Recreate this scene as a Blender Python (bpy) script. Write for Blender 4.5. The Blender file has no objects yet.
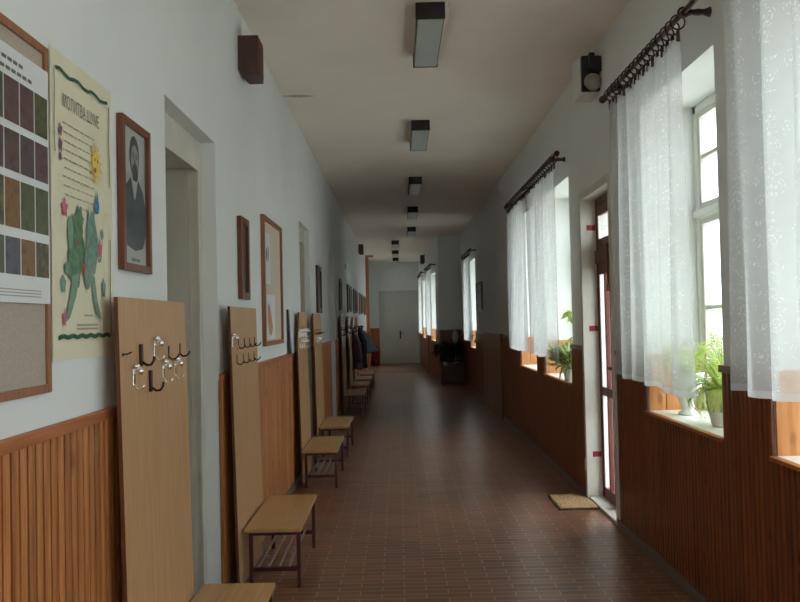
import bpy, bmesh, math, random
from mathutils import Vector, Matrix
random.seed(7)
SC = bpy.context.scene
COL = SC.collection
PI = math.pi
# ------------------------------------------------------------------ camera
F = 800.0; ROLL = 0.022; PITCH = math.atan(19.5 / F); YAW = 1.5 / F
fwd = Vector((math.sin(YAW), math.cos(YAW), 0)); r0 = Vector((math.cos(YAW), -math.sin(YAW), 0)); up0 = Vector((0, 0, 1))
rgt = math.cos(ROLL) * r0 - math.sin(ROLL) * up0
upr = math.sin(ROLL) * r0 + math.cos(ROLL) * up0
cf = math.cos(PITCH) * fwd + math.sin(PITCH) * upr
cu = math.cos(PITCH) * upr - math.sin(PITCH) * fwd
cam = bpy.data.objects.new('camera', bpy.data.cameras.new('camera'))
COL.objects.link(cam)
cam.data.sensor_fit = 'HORIZONTAL'; cam.data.sensor_width = 36.0
cam.data.lens = 36.0 * F / 800.0
cam.data.clip_start = 0.05; cam.data.clip_end = 400
cam.matrix_world = Matrix(((rgt.x, cu.x, -cf.x, 0), (rgt.y, cu.y, -cf.y, 0), (rgt.z, cu.z, -cf.z, 1.5), (0, 0, 0, 1)))
SC.camera = cam
# ------------------------------------------------------------------ world, exposure
SC.view_settings.view_transform = 'Standard'
SC.view_settings.look = 'None'
SC.view_settings.gamma = 1.0
SC.view_settings.use_curve_mapping = False
SC.view_settings.exposure = 0.58
SKY = 2.6        # overcast sky: horizon radiance, three times brighter overhead
W = bpy.data.worlds.new('overcast'); SC.world = W; W.use_nodes = True
wn = W.node_tree; wn.nodes['Background'].inputs[1].default_value = SKY
wtc = wn.nodes.new('ShaderNodeTexCoord'); wsx = wn.nodes.new('ShaderNodeSeparateXYZ'); wn.links.new(wtc.outputs['Generated'], wsx.inputs[0])
wm = wn.nodes.new('ShaderNodeMath'); wm.operation = 'MULTIPLY_ADD'; wm.inputs[1].default_value = 2.0 * SKY; wm.inputs[2].default_value = SKY
wmx = wn.nodes.new('ShaderNodeMath'); wmx.operation = 'MAXIMUM'; wmx.inputs[1].default_value = 0.0
wn.links.new(wsx.outputs[2], wmx.inputs[0]); wn.links.new(wmx.outputs[0], wm.inputs[0]); wn.links.new(wm.outputs[0], wn.nodes['Background'].inputs[1])
wn.nodes['Background'].inputs[0].default_value = (0.90, 0.965, 1.0, 1)
W.cycles.sampling_method = 'AUTOMATIC'
SC.cycles.max_bounces = 14; SC.cycles.diffuse_bounces = 8; SC.cycles.transparent_max_bounces = 32
SC.cycles.sample_clamp_indirect = 6.0
SC.cycles.caustics_reflective = False; SC.cycles.caustics_refractive = False

# ------------------------------------------------------------------ materials
def srgb(r, g, b):
    f = lambda c: (c / 255 / 12.92) if c / 255 <= 0.04045 else ((c / 255 + 0.055) / 1.055) ** 2.4
    return (f(r), f(g), f(b), 1.0)

class NT:
    def __init__(s, name):
        s.m = bpy.data.materials.new(name); s.m.use_nodes = True
        s.t = s.m.node_tree; s.b = s.t.nodes['Principled BSDF']; s.out = s.t.nodes['Material Output']
    def n(s, typ, **kw):
        x = s.t.nodes.new(typ)
        for k, v in kw.items():
            if k.startswith('i_'):
                key = k[2:]
                key = int(key) if key.isdigit() else key.replace('_', ' ')
                x.inputs[key].default_value = v
            else: setattr(x, k, v)
        return x
    def l(s, a, b): s.t.links.new(a, b)
    def math(s, op, a, b=None, c=None):
        x = s.n('ShaderNodeMath', operation=op)
        for i, v in enumerate((a, b, c)):
            if v is None: continue
            if isinstance(v, (int, float)): x.inputs[i].default_value = v
            else: s.l(v, x.inputs[i])
        return x.outputs[0]
    def mix(s, fac, a, b, blend='MIX'):
        x = s.n('ShaderNodeMix', data_type='RGBA', blend_type=blend)
        for i, v in ((0, fac), (6, a), (7, b)):
            if isinstance(v, (int, float)): x.inputs[i].default_value = v
            elif isinstance(v, tuple): x.inputs[i].default_value = v
            else: s.l(v, x.inputs[i])
        return x.outputs[2]
    def obj(s, scale=(1, 1, 1)):
        tc = s.n('ShaderNodeTexCoord'); mp = s.n('ShaderNodeMapping'); mp.inputs['Scale'].default_value = scale
        s.l(tc.outputs['Object'], mp.inputs[0]); return mp.outputs[0]
    def noise(s, vec, scale, detail=4, rough=0.55):
        x = s.n('ShaderNodeTexNoise'); x.inputs['Scale'].default_value = scale; x.inputs['Detail'].default_value = detail
        x.inputs['Roughness'].default_value = rough; s.l(vec, x.inputs['Vector']); return x.outputs['Fac']
    def ramp(s, fac, stops):
        x = s.n('ShaderNodeValToRGB'); e = x.color_ramp.elements
        while len(e) < len(stops): e.new(0.5)
        for el, (p, c) in zip(e, stops): el.position = p; el.color = c if len(c) == 4 else (*c, 1)
        s.l(fac, x.inputs[0]); return x.outputs[0]
    def bump(s, h, strength, dist=0.01):
        x = s.n('ShaderNodeBump'); x.inputs['Strength'].default_value = strength; x.inputs['Distance'].default_value = dist
        s.l(h, x.inputs['Height']); s.l(x.outputs[0], s.b.inputs['Normal'])

def plain(name, c, rough=0.6, var=0.08, scale=6.0, metal=0.0, spec=0.4, trans=0.0):
    k = NT(name); v = k.obj(); f = k.noise(v, scale)
    lo = tuple(x * (1 - var) for x in c[:3]) + (1,); hi = tuple(min(1, x * (1 + var)) for x in c[:3]) + (1,)
    k.l(k.ramp(f, [(0.3, lo), (0.7, hi)]), k.b.inputs['Base Color'])
    k.b.inputs['Roughness'].default_value = rough; k.b.inputs['Metallic'].default_value = metal
    k.b.inputs['Specular IOR Level'].default_value = spec
    return k.m

def wood(name, dark, light, rough=0.45, grain=(14, 14, 0.8), pitch=0.0, knots=0.0, var=0.25, spec=0.4, axis='Y'):
    k = NT(name); v = k.obj(); vg = k.obj(grain)
    g = k.noise(vg, 3.0, 6, 0.6)
    col = k.ramp(g, [(0.28, dark), (0.72, light)])
    if pitch:
        sx = k.n('ShaderNodeSeparateXYZ'); k.l(v, sx.inputs[0])
        cell = k.math('FLOOR', k.math('DIVIDE', sx.outputs[axis], pitch))
        wn_ = k.n('ShaderNodeTexWhiteNoise', noise_dimensions='1D'); k.l(cell, wn_.inputs['W'])
        m = k.n('ShaderNodeMapRange'); m.inputs['To Min'].default_value = 1 - var; m.inputs['To Max'].default_value = 1 + var * 0.6
        k.l(wn_.outputs['Value'], m.inputs['Value'])
        col = k.mix(1.0, col, m.outputs[0], 'MULTIPLY')
        # shift grain of each plank
    if knots:
        vk = k.obj((7, 7, 3.2)); vo = k.n('ShaderNodeTexVoronoi'); vo.inputs['Scale'].default_value = 1.6; k.l(vk, vo.inputs['Vector'])
        kf = k.ramp(vo.outputs['Distance'], [(0.10, (1, 1, 1, 1)), (0.24, (0, 0, 0, 1))])
        kf2 = k.math('MULTIPLY', kf, knots)
        col = k.mix(kf2, col, tuple(x * 0.22 for x in dark[:3]) + (1,))
    k.l(col, k.b.inputs['Base Color']); k.b.inputs['Roughness'].default_value = rough
    k.b.inputs['Specular IOR Level'].default_value = spec
    k.bump(g, 0.08, 0.003)
    return k.m

def plaster(name, c, stain=None, var=0.05):
    k = NT(name); v = k.obj(); f = k.noise(v, 0.9, 6, 0.6); f2 = k.noise(v, 60, 3)
    col = k.ramp(f, [(0.25, tuple(x * (1 - var) for x in c[:3])), (0.75, tuple(min(1, x * (1 + var)) for x in c[:3]))])
    if stain:
        sp = k.n('ShaderNodeMapping'); sp.vector_type = 'TEXTURE'
        tc = k.n('ShaderNodeTexCoord'); k.l(tc.outputs['Object'], sp.inputs[0])
        sp.inputs['Location'].default_value = stain[0]; sp.inputs['Scale'].default_value = stain[1]
        ln = k.n('ShaderNodeVectorMath', operation='LENGTH'); k.l(sp.outputs[0], ln.inputs[0])
        d = k.math('ADD', ln.outputs['Value'], k.math('MULTIPLY', k.noise(v, 9, 4), 0.9))
        sf = k.ramp(d, [(0.75, (0.55, 0.55, 0.55, 1)), (1.25, (0, 0, 0, 1))])
        col = k.mix(sf, col, stain[2])
    k.l(col, k.b.inputs['Base Color']); k.b.inputs['Roughness'].default_value = 0.85; k.b.inputs['Specular IOR Level'].default_value = 0.2
    k.bump(f2, 0.12, 0.004)
    return k.m

M = {}
M['wall'] = plaster('wall plaster', srgb(222, 226, 225))
M['ceil'] = plaster('ceiling plaster', srgb(240, 232, 222), ((-0.87, 7.2, 3.55), (0.30, 0.09, 0.3), srgb(140, 104, 66)), 0.06)
M['reveal'] = plaster('reveal plaster', srgb(222, 224, 222))
PITCHW = 0.046
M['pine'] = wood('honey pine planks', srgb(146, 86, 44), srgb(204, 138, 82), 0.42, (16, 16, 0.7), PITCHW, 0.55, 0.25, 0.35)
M['pine_shaded'] = wood('shaded pine planks', srgb(92, 46, 22), srgb(140, 78, 40), 0.34, (16, 16, 0.7), PITCHW, 0.5, 0.22, 0.4)  # same pine as the left, the right wall's shade put into its colour
M['pine_flat'] = wood('pine rail', srgb(140, 78, 38), srgb(190, 118, 66), 0.45, (10, 0.8, 10), 0, 0, 0)
M['pine_light'] = wood('pale pine boards', srgb(190, 120, 64), srgb(226, 160, 100), 0.45, (12, 12, 0.8), 0.11, 0.5, 0.15, 0.35, 'X')
M['oakboard'] = wood('beige laminate', srgb(174, 134, 92), srgb(194, 154, 110), 0.42, (20, 20, 0.9), 0, 0, 0, 0.35)
M['seatboard'] = wood('beige laminate seat', srgb(168, 128, 82), srgb(192, 152, 102), 0.3, (20, 0.9, 20), 0, 0, 0, 0.45)
M['edge'] = wood('shaded board edge', srgb(84, 46, 26), srgb(112, 64, 38), 0.5, (20, 20, 0.9))  # dark tone paints the shade on the sides of the coat boards
M['frame'] = wood('brown frame', srgb(92, 50, 30), srgb(126, 72, 46), 0.4, (20, 20, 2))
M['frame_light'] = wood('orange brown frame', srgb(126, 80, 52), srgb(158, 106, 70), 0.4, (20, 20, 2))
M['frame_dark'] = wood('dark frame', srgb(52, 32, 22), srgb(78, 48, 32), 0.4, (20, 20, 2))
M['redmetal'] = plain('dark red metal', srgb(74, 28, 24), 0.4, 0.06, 20, 0.0, 0.5)
M['railgrey'] = plain('grey rail', srgb(150, 140, 132), 0.4, 0.08, 20)
M['chrome'] = plain('chrome', (0.9, 0.91, 0.92, 1), 0.1, 0.03, 20, 1.0)
M['bronze'] = plain('brown hook enamel', srgb(52, 22, 16), 0.4, 0.08, 20, 0.2)
M['darkwire'] = plain('dark wire', srgb(50, 40, 36), 0.35, 0.08, 20, 0.6)
M['black'] = plain('black plastic', srgb(30, 28, 28), 0.5)
M['lampbox'] = plain('lamp end', srgb(34, 28, 28), 0.5)
M['diffuser'] = plain('lamp diffuser', srgb(188, 198, 196), 0.35, 0.03, 3)
M['lampside'] = plain('lamp side', srgb(120, 104, 96), 0.5)
M['speaker'] = wood('dark speaker wood', srgb(66, 42, 36), srgb(86, 56, 48), 0.5, (20, 20, 2))
M['grille'] = plain('speaker grille', srgb(96, 48, 38), 0.7, 0.2, 150)
M['white'] = plain('white paint', srgb(226, 226, 220), 0.4, 0.03, 3)
M['oldwhite'] = plain('old white paint', srgb(206, 202, 192), 0.5, 0.06, 5)
M['doorpaint'] = plain('grey white door paint', srgb(196, 194, 184), 0.45, 0.04, 3)
M['redbrown'] = plain('red brown door paint', srgb(104, 46, 36), 0.4, 0.12, 8)
M['redtape'] = plain('red strap', srgb(150, 30, 34), 0.5)
M['rod'] = wood('dark turned wood', srgb(44, 28, 24), srgb(68, 44, 38), 0.35, (20, 3, 20))
M['potwhite'] = plain('white ceramic', srgb(226, 228, 224), 0.25, 0.03, 5)
M['soil'] = plain('soil', srgb(60, 44, 32), 0.95, 0.3, 60)
M['mat'] = plain('coir', srgb(158, 128, 90), 0.95, 0.35, 70)
M['matedge'] = plain('coir edge', srgb(92, 72, 50), 0.95, 0.25, 90)
M['skirt'] = plain('grey skirting tile', srgb(104, 96, 88), 0.35, 0.1, 8)
M['stone'] = plain('threshold stone', srgb(196, 190, 180), 0.5, 0.08, 20)
M['brass'] = plain('floor streak brass', srgb(196, 178, 140), 0.3, 0.05, 20, 0.7)
M['paper'] = plain('cream paper', srgb(220, 214, 188), 0.75, 0.03, 3)
M['sheet'] = plain('white sheet', srgb(214, 218, 218), 0.5, 0.03, 3)
M['cork'] = plain('grey beige board felt', srgb(172, 160, 146), 0.9, 0.1, 120)
M['cork2'] = plain('cream board felt', srgb(206, 194, 174), 0.9, 0.06, 80)
M['ink'] = plain('grey ink', srgb(106, 106, 98), 0.8)
M['inklight'] = plain('pale ink', srgb(164, 160, 142), 0.8)
M['inkdark'] = plain('dark ink', srgb(74, 78, 72), 0.8)
M['green'] = plain('print green', srgb(92, 128, 98), 0.8, 0.35, 45)
M['greenline'] = plain('print dark green', srgb(52, 94, 66), 0.8, 0.2, 40)
M['greenlight'] = plain('print grey green', srgb(122, 150, 132), 0.8, 0.15, 30)
M['greenblue'] = plain('print blue green', srgb(112, 144, 130), 0.8, 0.25, 45)
M['yellow'] = plain('print yellow', srgb(222, 196, 92), 0.8)
M['red'] = plain('print red', srgb(172, 84, 72), 0.8)
M['pink'] = plain('print pink', srgb(190, 108, 128), 0.8)
M['mauve'] = plain('print mauve', srgb(120, 88, 112), 0.8)
M['blue'] = plain('print blue', srgb(52, 118, 170), 0.8)
M['skinprint'] = plain('print grey face', srgb(150, 152, 146), 0.8, 0.15, 30)
M['hairprint'] = plain('print dark hair', srgb(66, 68, 66), 0.8, 0.15, 40)
M['coatprint'] = plain('print dark coat', srgb(70, 84, 86), 0.8, 0.15, 30)
M['printback'] = plain('print backing', srgb(182, 188, 184), 0.6, 0.05, 10)
M['darkpic'] = plain('dark picture', srgb(64, 66, 66), 0.4, 0.4, 14)
M['darkpic2'] = plain('dark brown picture', srgb(84, 70, 56), 0.4, 0.4, 14)
M['tanpaper'] = plain('tan cut paper', srgb(196, 150, 112), 0.8, 0.15, 20)
M['mauvecoat'] = plain('mauve cloth', srgb(112, 84, 92), 0.9, 0.12, 40)
M['blackcoat'] = plain('black cloth', srgb(36, 36, 42), 0.9, 0.15, 40)
M['bluecoat'] = plain('slate cloth', srgb(92, 102, 116), 0.9, 0.15, 40)
M['redbin'] = plain('red bin plastic', srgb(150, 44, 30), 0.45)
M['planter'] = wood('dark planter wood', srgb(66, 38, 24), srgb(92, 54, 34), 0.5)
M['yard'] = plain('yard concrete', srgb(192, 190, 182), 0.9, 0.08, 0.6)

def photo_mat(name, a, b, c):
    k = NT(name); v = k.obj(); f = k.noise(v, 26, 6, 0.7)
    a, b, c = [tuple(x * .55 for x in q[:3]) + (1,) for q in (a, b, c)]
    k.l(k.ramp(f, [(0.3, a), (0.5, b), (0.72, c)]), k.b.inputs['Base Color']); k.b.inputs['Roughness'].default_value = 0.4
    return k.m
PH = [photo_mat('photo print %d' % i, *[srgb(*c) for c in t]) for i, t in enumerate([
    ((52, 44, 50), (110, 84, 96), (86, 100, 62)), ((44, 48, 34), (100, 112, 60), (128, 96, 110)), ((70, 40, 34), (150, 92, 50), (112, 60, 74)),
    ((34, 36, 34), (92, 92, 50), (180, 150, 70)), ((60, 42, 52), (124, 86, 80), (96, 96, 110)), ((80, 50, 30), (170, 118, 50), (120, 70, 50)),
    ((60, 60, 84), (110, 110, 130), (90, 70, 84))])]
def leafmat(name, a, b, trans=0.45):
    k = NT(name); v = k.obj(); f = k.noise(v, 14, 3)
    col = k.ramp(f, [(0.3, a), (0.7, b)])
    k.l(col, k.b.inputs['Base Color']); k.b.inputs['Roughness'].default_value = 0.5
    tr = k.n('ShaderNodeBsdfTranslucent'); k.l(col, tr.inputs[0]); mx = k.n('ShaderNodeMixShader'); mx.inputs[0].default_value = trans
    k.l(k.b.outputs[0], mx.inputs[1]); k.l(tr.outputs[0], mx.inputs[2]); k.l(mx.outputs[0], k.out.inputs[0])
    return k.m
M['fern'] = leafmat('fern green', srgb(166, 188, 92), srgb(208, 222, 136), 0.55)
M['spider'] = leafmat('stripe green', srgb(96, 136, 66), srgb(130, 160, 84))
M['spiderpale'] = leafmat('stripe cream', srgb(196, 206, 160), srgb(214, 220, 180))
M['broad'] = leafmat('yellow green leaf', srgb(140, 166, 66), srgb(184, 198, 100), 0.5)
M['darkleaf'] = leafmat('dark green leaf', srgb(30, 50, 32), srgb(52, 76, 46), 0.25)
M['paleleaf'] = leafmat('pale silver leaf', srgb(176, 182, 178), srgb(200, 206, 202), 0.3)
M['aloe'] = leafmat('blue green leaf', srgb(50, 96, 84), srgb(80, 128, 108), 0.3)

# floor: narrow glazed clay tiles laid brick fashion
k = NT('clay floor tiles'); v = k.obj()
br = k.n('ShaderNodeTexBrick'); br.offset = 0.5; br.squash = 1.0
for nm, val in (('Scale', 1.0), ('Mortar Size', 0.0034), ('Mortar Smooth', 0.3), ('Bias', 0.0), ('Brick Width', 0.242), ('Row Height', 0.066)):
    br.inputs[nm].default_value = val
br.inputs['Color1'].default_value = srgb(136, 86, 60); br.inputs['Color2'].default_value = srgb(104, 64, 46)
br.inputs['Mortar'].default_value = srgb(176, 156, 136)
k.l(v, br.inputs['Vector'])
f = k.noise(v, 2.2, 5)
col = k.mix(1.0, br.outputs['Color'], k.ramp(f, [(0.3, (.86, .86, .86, 1)), (0.7, (1, 1, 1, 1))]), 'MULTIPLY')
k.l(col, k.b.inputs['Base Color'])
rr = k.n('ShaderNodeMapRange'); rr.inputs['To Min'].default_value = 0.26; rr.inputs['To Max'].default_value = 0.33
k.l(k.noise(v, 5, 4), rr.inputs['Value']); k.l(rr.outputs[0], k.b.inputs['Roughness'])
k.b.inputs['Specular IOR Level'].default_value = 0.65
k.bump(br.outputs['Fac'], -0.1, 0.002)
M['floor'] = k.m

# window glass: thin pane
k = NT('pane glass')
tr = k.n('ShaderNodeBsdfTransparent'); tr.inputs[0].default_value = (0.95, 0.97, 0.97, 1)
gl = k.n('ShaderNodeBsdfGlossy'); gl.inputs['Roughness'].default_value = 0.02
fr = k.n('ShaderNodeFresnel'); fr.inputs[0].default_value = 1.45
ge = k.n('ShaderNodeNewGeometry'); front = k.math('MULTIPLY', fr.outputs[0], k.math('SUBTRACT', 1.0, ge.outputs['Backfacing']))
mx = k.n('ShaderNodeMixShader'); k.l(front, mx.inputs[0]); k.l(tr.outputs[0], mx.inputs[1]); k.l(gl.outputs[0], mx.inputs[2]); k.l(mx.outputs[0], k.out.inputs[0])
M['glass'] = k.m
# glazing over pictures
k = NT('picture glass')
tr = k.n('ShaderNodeBsdfTransparent'); gl = k.n('ShaderNodeBsdfGlossy'); gl.inputs['Roughness'].default_value = 0.08
fr = k.n('ShaderNodeFresnel'); fr.inputs[0].default_value = 1.4
ge = k.n('ShaderNodeNewGeometry'); front = k.math('MULTIPLY', fr.outputs[0], k.math('SUBTRACT', 1.0, ge.outputs['Backfacing']))
mx = k.n('ShaderNodeMixShader'); k.l(front, mx.inputs[0]); k.l(tr.outputs[0], mx.inputs[1]); k.l(gl.outputs[0], mx.inputs[2]); k.l(mx.outputs[0], k.out.inputs[0])
M['picglass'] = k.m

# lace
def lace(name, base=0.60):
    k = NT(name); uv = k.n('ShaderNodeUVMap'); uv.uv_map = 'UVMap'
    def mp(s, loc=(0, 0, 0)):
        m = k.n('ShaderNodeMapping'); m.inputs['Scale'].default_value = s; m.inputs['Location'].default_value = loc; k.l(uv.outputs[0], m.inputs[0]); return m.outputs[0]
    sep = k.n('ShaderNodeSeparateXYZ'); k.l(uv.outputs[0], sep.inputs[0]); U, V = sep.outputs[0], sep.outputs[1]
    vo = k.n('ShaderNodeTexVoronoi'); vo.inputs['Scale'].default_value = 12.0; vo.inputs['Randomness'].default_value = 0.5; k.l(mp((1, 1, 1)), vo.inputs['Vector'])
    d = vo.outputs['Distance']
    # flower: petals = sine of distance broken up by fine cells
    petals = k.math('GREATER_THAN', k.math('SINE', k.math('MULTIPLY', d, 34.0)), 0.25)
    near = k.math('LESS_THAN', d, 0.42)
    fine = k.n('ShaderNodeTexVoronoi'); fine.feature = 'DISTANCE_TO_EDGE'; fine.inputs['Scale'].default_value = 46; k.l(mp((1, 1, 1)), fine.inputs['Vector'])
    lf = k.math('GREATER_THAN', fine.outputs['Distance'], 0.14)
    mot = k.math('MULTIPLY', k.math('MULTIPLY', petals, near), lf)
    # leaf sprays climbing in columns
    warp = k.noise(mp((1, 1, 1)), 16, 2)
    col = k.math('FRACT', k.math('ADD', k.math('DIVIDE', U, 0.17), k.math('MULTIPLY', warp, 0.9))); cc = k.math('ABSOLUTE', k.math('SUBTRACT', col, 0.5))
    zig = k.math('FRACT', k.math('ADD', k.math('DIVIDE', V, 0.032), k.math('MULTIPLY', cc, 3.2)))
    spray = k.math('MULTIPLY', k.math('LESS_THAN', zig, 0.42), k.math('LESS_THAN', cc, 0.17))
    spray = k.math('MULTIPLY', spray, k.math('LESS_THAN', k.math('FRACT', k.math('DIVIDE', V, 0.19)), 0.72))
    nz = k.noise(mp((1, 1, 1)), 7, 3)
    a = k.math('ADD', base, k.math('MULTIPLY', k.math('MAXIMUM', mot, k.math('MULTIPLY', spray, lf)), 0.19))
    a = k.math('ADD', a, k.math('MULTIPLY', k.math('SUBTRACT', nz, 0.5), 0.12))
    hem = k.math('LESS_THAN', V, 0.03)
    a = k.math('MAXIMUM', a, k.math('MULTIPLY', hem, 0.8))
    a = k.math('MINIMUM', a, 0.95)
    df = k.n('ShaderNodeBsdfDiffuse'); df.inputs[0].default_value = (0.60, 0.615, 0.612, 1)
    tl = k.n('ShaderNodeBsdfTranslucent'); tl.inputs[0].default_value = (0.60, 0.615, 0.612, 1)
    m1 = k.n('ShaderNodeMixShader'); m1.inputs[0].default_value = 0.5; k.l(df.outputs[0], m1.inputs[1]); k.l(tl.outputs[0], m1.inputs[2])
    tp = k.n('ShaderNodeBsdfTransparent'); m2 = k.n('ShaderNodeMixShader'); k.l(a, m2.inputs[0]); k.l(tp.outputs[0], m2.inputs[1]); k.l(m1.outputs[0], m2.inputs[2])
    k.l(m2.outputs[0], k.out.inputs[0])
    return k.m
M['lace'] = lace('white lace')

# ------------------------------------------------------------------ mesh helpers
class Fr:
    """wall frame: s along the wall, d into the wall (away from the room), z up"""
    def __init__(s, o, t): s.o = Vector((o[0], o[1], 0)); s.t = Vector((t[0], t[1], 0)).normalized(); s.dv = None
    def __call__(s, a, d, z): return s.o + s.t * a + s.dv * d + Vector((0, 0, z))
def frame(o, t, out):
    f = Fr(o, t); f.dv = Vector((out[0], out[1], 0)).normalized(); return f
FR = frame((1.55, 0), (0, 1), (1, 0)); FL = frame((-1.0, 0), (0, 1), (-1, 0))

class MB:
    def __init__(s): s.bm = bmesh.new(); s.mi = 0; s.uvl = None
    def face(s, pts, smooth=False):
        vs = [s.bm.verts.new(p) for p in pts]
        f = s.bm.faces.new(vs); f.material_index = s.mi; f.smooth = smooth; return f
    def hexa(s, c, bevel=0.0):
        b = bmesh.new(); v = [b.verts.new(p) for p in c]
        for q in ((0, 1, 2, 3), (7, 6, 5, 4), (0, 4, 5, 1), (1, 5, 6, 2), (2, 6, 7, 3), (3, 7, 4, 0)): b.faces.new([v[i] for i in q])
        bmesh.ops.recalc_face_normals(b, faces=b.faces)
        if bevel: bmesh.ops.bevel(b, geom=list(b.edges), offset=bevel, segments=2, profile=0.5, affect='EDGES')
        s.merge(b); return s
    def merge(s, b):
        mp = {v: s.bm.verts.new(v.co) for v in b.verts}
        for f in b.faces:
            try:
                g = s.bm.faces.new([mp[v] for v in f.verts]); g.material_index = s.mi; g.smooth = f.smooth
            except ValueError: pass
        b.free()
    def box(s, x0, x1, y0, y1, z0, z1, bevel=0.0):
        return s.hexa([Vector(p) for p in ((x0, y0, z0), (x1, y0, z0), (x1, y1, z0), (x0, y1, z0), (x0, y0, z1), (x1, y0, z1), (x1, y1, z1), (x0, y1, z1))], bevel)
    def fbox(s, f, a0, a1, d0, d1, z0, z1, bevel=0.0):
        return s.hexa([f(*p) for p in ((a0, d0, z0), (a1, d0, z0), (a1, d1, z0), (a0, d1, z0), (a0, d0, z1), (a1, d0, z1), (a1, d1, z1), (a0, d1, z1))], bevel)
    def tube(s, pts, r, n=8, cap=True):
        pts = [Vector(p) for p in pts]; rings = []
        rr = r if isinstance(r, (list, tuple)) else [r] * len(pts)
        up = Vector((0, 0, 1)); b = bmesh.new(); prev = None
        for i, p in enumerate(pts):
            t = (pts[min(i + 1, len(pts) - 1)] - pts[max(i - 1, 0)]).normalized()
            a = prev if prev else (up if abs(t.z) < 0.9 else Vector((1, 0, 0)))
            x = (a - t * a.dot(t)).normalized(); prev = x; y = t.cross(x)
            rings.append([b.verts.new(p + (x * math.cos(2 * PI * j / n) + y * math.sin(2 * PI * j / n)) * rr[i]) for j in range(n)])
        for A, B in zip(rings, rings[1:]):
            for j in range(n):
                fa = b.faces.new([A[j], A[(j + 1) % n], B[(j + 1) % n], B[j]]); fa.smooth = True
        if cap: b.faces.new(rings[0][::-1]); b.faces.new(rings[-1])
        s.merge(b); return s
    def lathe(s, prof, c, n=24, axis='z'):
        c = Vector(c); b = bmesh.new(); rings = []
        for r, h in prof:
            ring = []
            for j in range(n):
                a = 2 * PI * j / n; u, w = r * math.cos(a), r * math.sin(a)
                p = {'z': Vector((u, w, h)), 'y': Vector((u, h, w)), 'x': Vector((h, u, w))}[axis]
                ring.append(b.verts.new(c + p))
            rings.append(ring)
        for A, B in zip(rings, rings[1:]):
            for j in range(n):
                fa = b.faces.new([A[j], A[(j + 1) % n], B[(j + 1) % n], B[j]]); fa.smooth = True
        b.faces.new(rings[0]); b.faces.new(rings[-1]); bmesh.ops.recalc_face_normals(b, faces=b.faces)
        s.merge(b); return s
    def torus(s, c, R, r, axis='y', n=20, m=6):
        c = Vector(c); pts = []
        b = bmesh.new(); rings = []
        for i in range(n):
            a = 2 * PI * i / n; ring = []
            for j in range(m):
                q = 2 * PI * j / m; rad = R + r * math.cos(q); h = r * math.sin(q)
                p = Vector((rad * math.cos(a), h, rad * math.sin(a)))
                ring.append(b.verts.new(c + p))
            rings.append(ring)
        for i in range(n):
            A, B = rings[i], rings[(i + 1) % n]
            for j in range(m):
                fa = b.faces.new([A[j], A[(j + 1) % m], B[(j + 1) % m], B[j]]); fa.smooth = True
        s.merge(b); return s
    def build(s, name, mat, parent=None, world=True):
        me = bpy.data.meshes.new(name)
        if s.uvl is None: bmesh.ops.recalc_face_normals(s.bm, faces=s.bm.faces)
        s.bm.to_mesh(me); s.bm.free()
        for m in (mat if isinstance(mat, (list, tuple)) else [mat]): me.materials.append(m)
        o = bpy.data.objects.new(name, me); COL.objects.link(o)
        if parent is not None:
            off = Vector((0, 0, 0)); q = parent
            while q is not None: off += q.location; q = q.parent
            if world: me.transform(Matrix.Translation(-off))
            o.parent = parent
        return o

def tag(o, label, cat, group=None):
    o['label'] = label; o['category'] = cat
    if group: o['group'] = group
    return o
def thing(name, label, cat, loc, group=None):
    o = bpy.data.objects.new(name, None); COL.objects.link(o); o.location = loc; o.empty_display_size = 0.1
    return tag(o, label, cat, group)
def struct(o): o['kind'] = 'structure'; return o
def sroot(name, loc):
    o = bpy.data.objects.new(name, None); COL.objects.link(o); o.location = loc; return struct(o)
def copy_tree(o, parent=None):
    c = o.copy(); COL.objects.link(c)
    if parent is not None: c.parent = parent
    for ch in o.children: copy_tree(ch, c)
    return c

# ------------------------------------------------------------------ the room
CEIL = 3.55
Y0, Y1 = -5.5, 28.0
struct(MB().box(-1.6, 2.1, Y0 - .2, Y1 + .5, -0.12, 0.0).build('floor', M['floor']))
struct(MB().box(-1.7, 2.1, Y0 - .2, Y1 + .5, CEIL, CEIL + .15).build('ceiling', M['ceil']))

def wall(name, f, a0, a1, openings, depth, mat, rmat, back=True):
    mb = MB()
    As = sorted({a0, a1, *[o[0] for o in openings], *[o[1] for o in openings]})
    Zs = sorted({0.0, CEIL, *[o[2] for o in openings], *[o[3] for o in openings]})
    inside = lambda a, z: any(o[0] < a < o[1] and o[2] < z < o[3] for o in openings)
    for a, b in zip(As, As[1:]):
        for z, w in zip(Zs, Zs[1:]):
            if inside((a + b) / 2, (z + w) / 2): continue
            mb.face([f(a, 0, z), f(b, 0, z), f(b, 0, w), f(a, 0, w)])
            if back: mb.face([f(a, depth, z), f(b, depth, z), f(b, depth, w), f(a, depth, w)])
    for z, w in zip(Zs[:1], Zs[-1:]):
        mb.face([f(a0, 0, z), f(a0, depth, z), f(a0, depth, w), f(a0, 0, w)]); mb.face([f(a1, 0, z), f(a1, depth, z), f(a1, depth, w), f(a1, 0, w)])
    mb.mi = 1
    for (a, b, z, w) in openings:
        mb.face([f(a, 0, z), f(a, depth, z), f(a, depth, w), f(a, 0, w)]); mb.face([f(b, 0, z), f(b, depth, z), f(b, depth, w), f(b, 0, w)])
        mb.face([f(a, 0, w), f(b, 0, w), f(b, depth, w), f(a, depth, w)]); mb.face([f(a, 0, z), f(b, 0, z), f(b, depth, z), f(a, depth, z)])
    bmesh.ops.remove_doubles(mb.bm, verts=mb.bm.verts, dist=1e-5)
    return struct(mb.build(name, [mat, rmat]))

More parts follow.
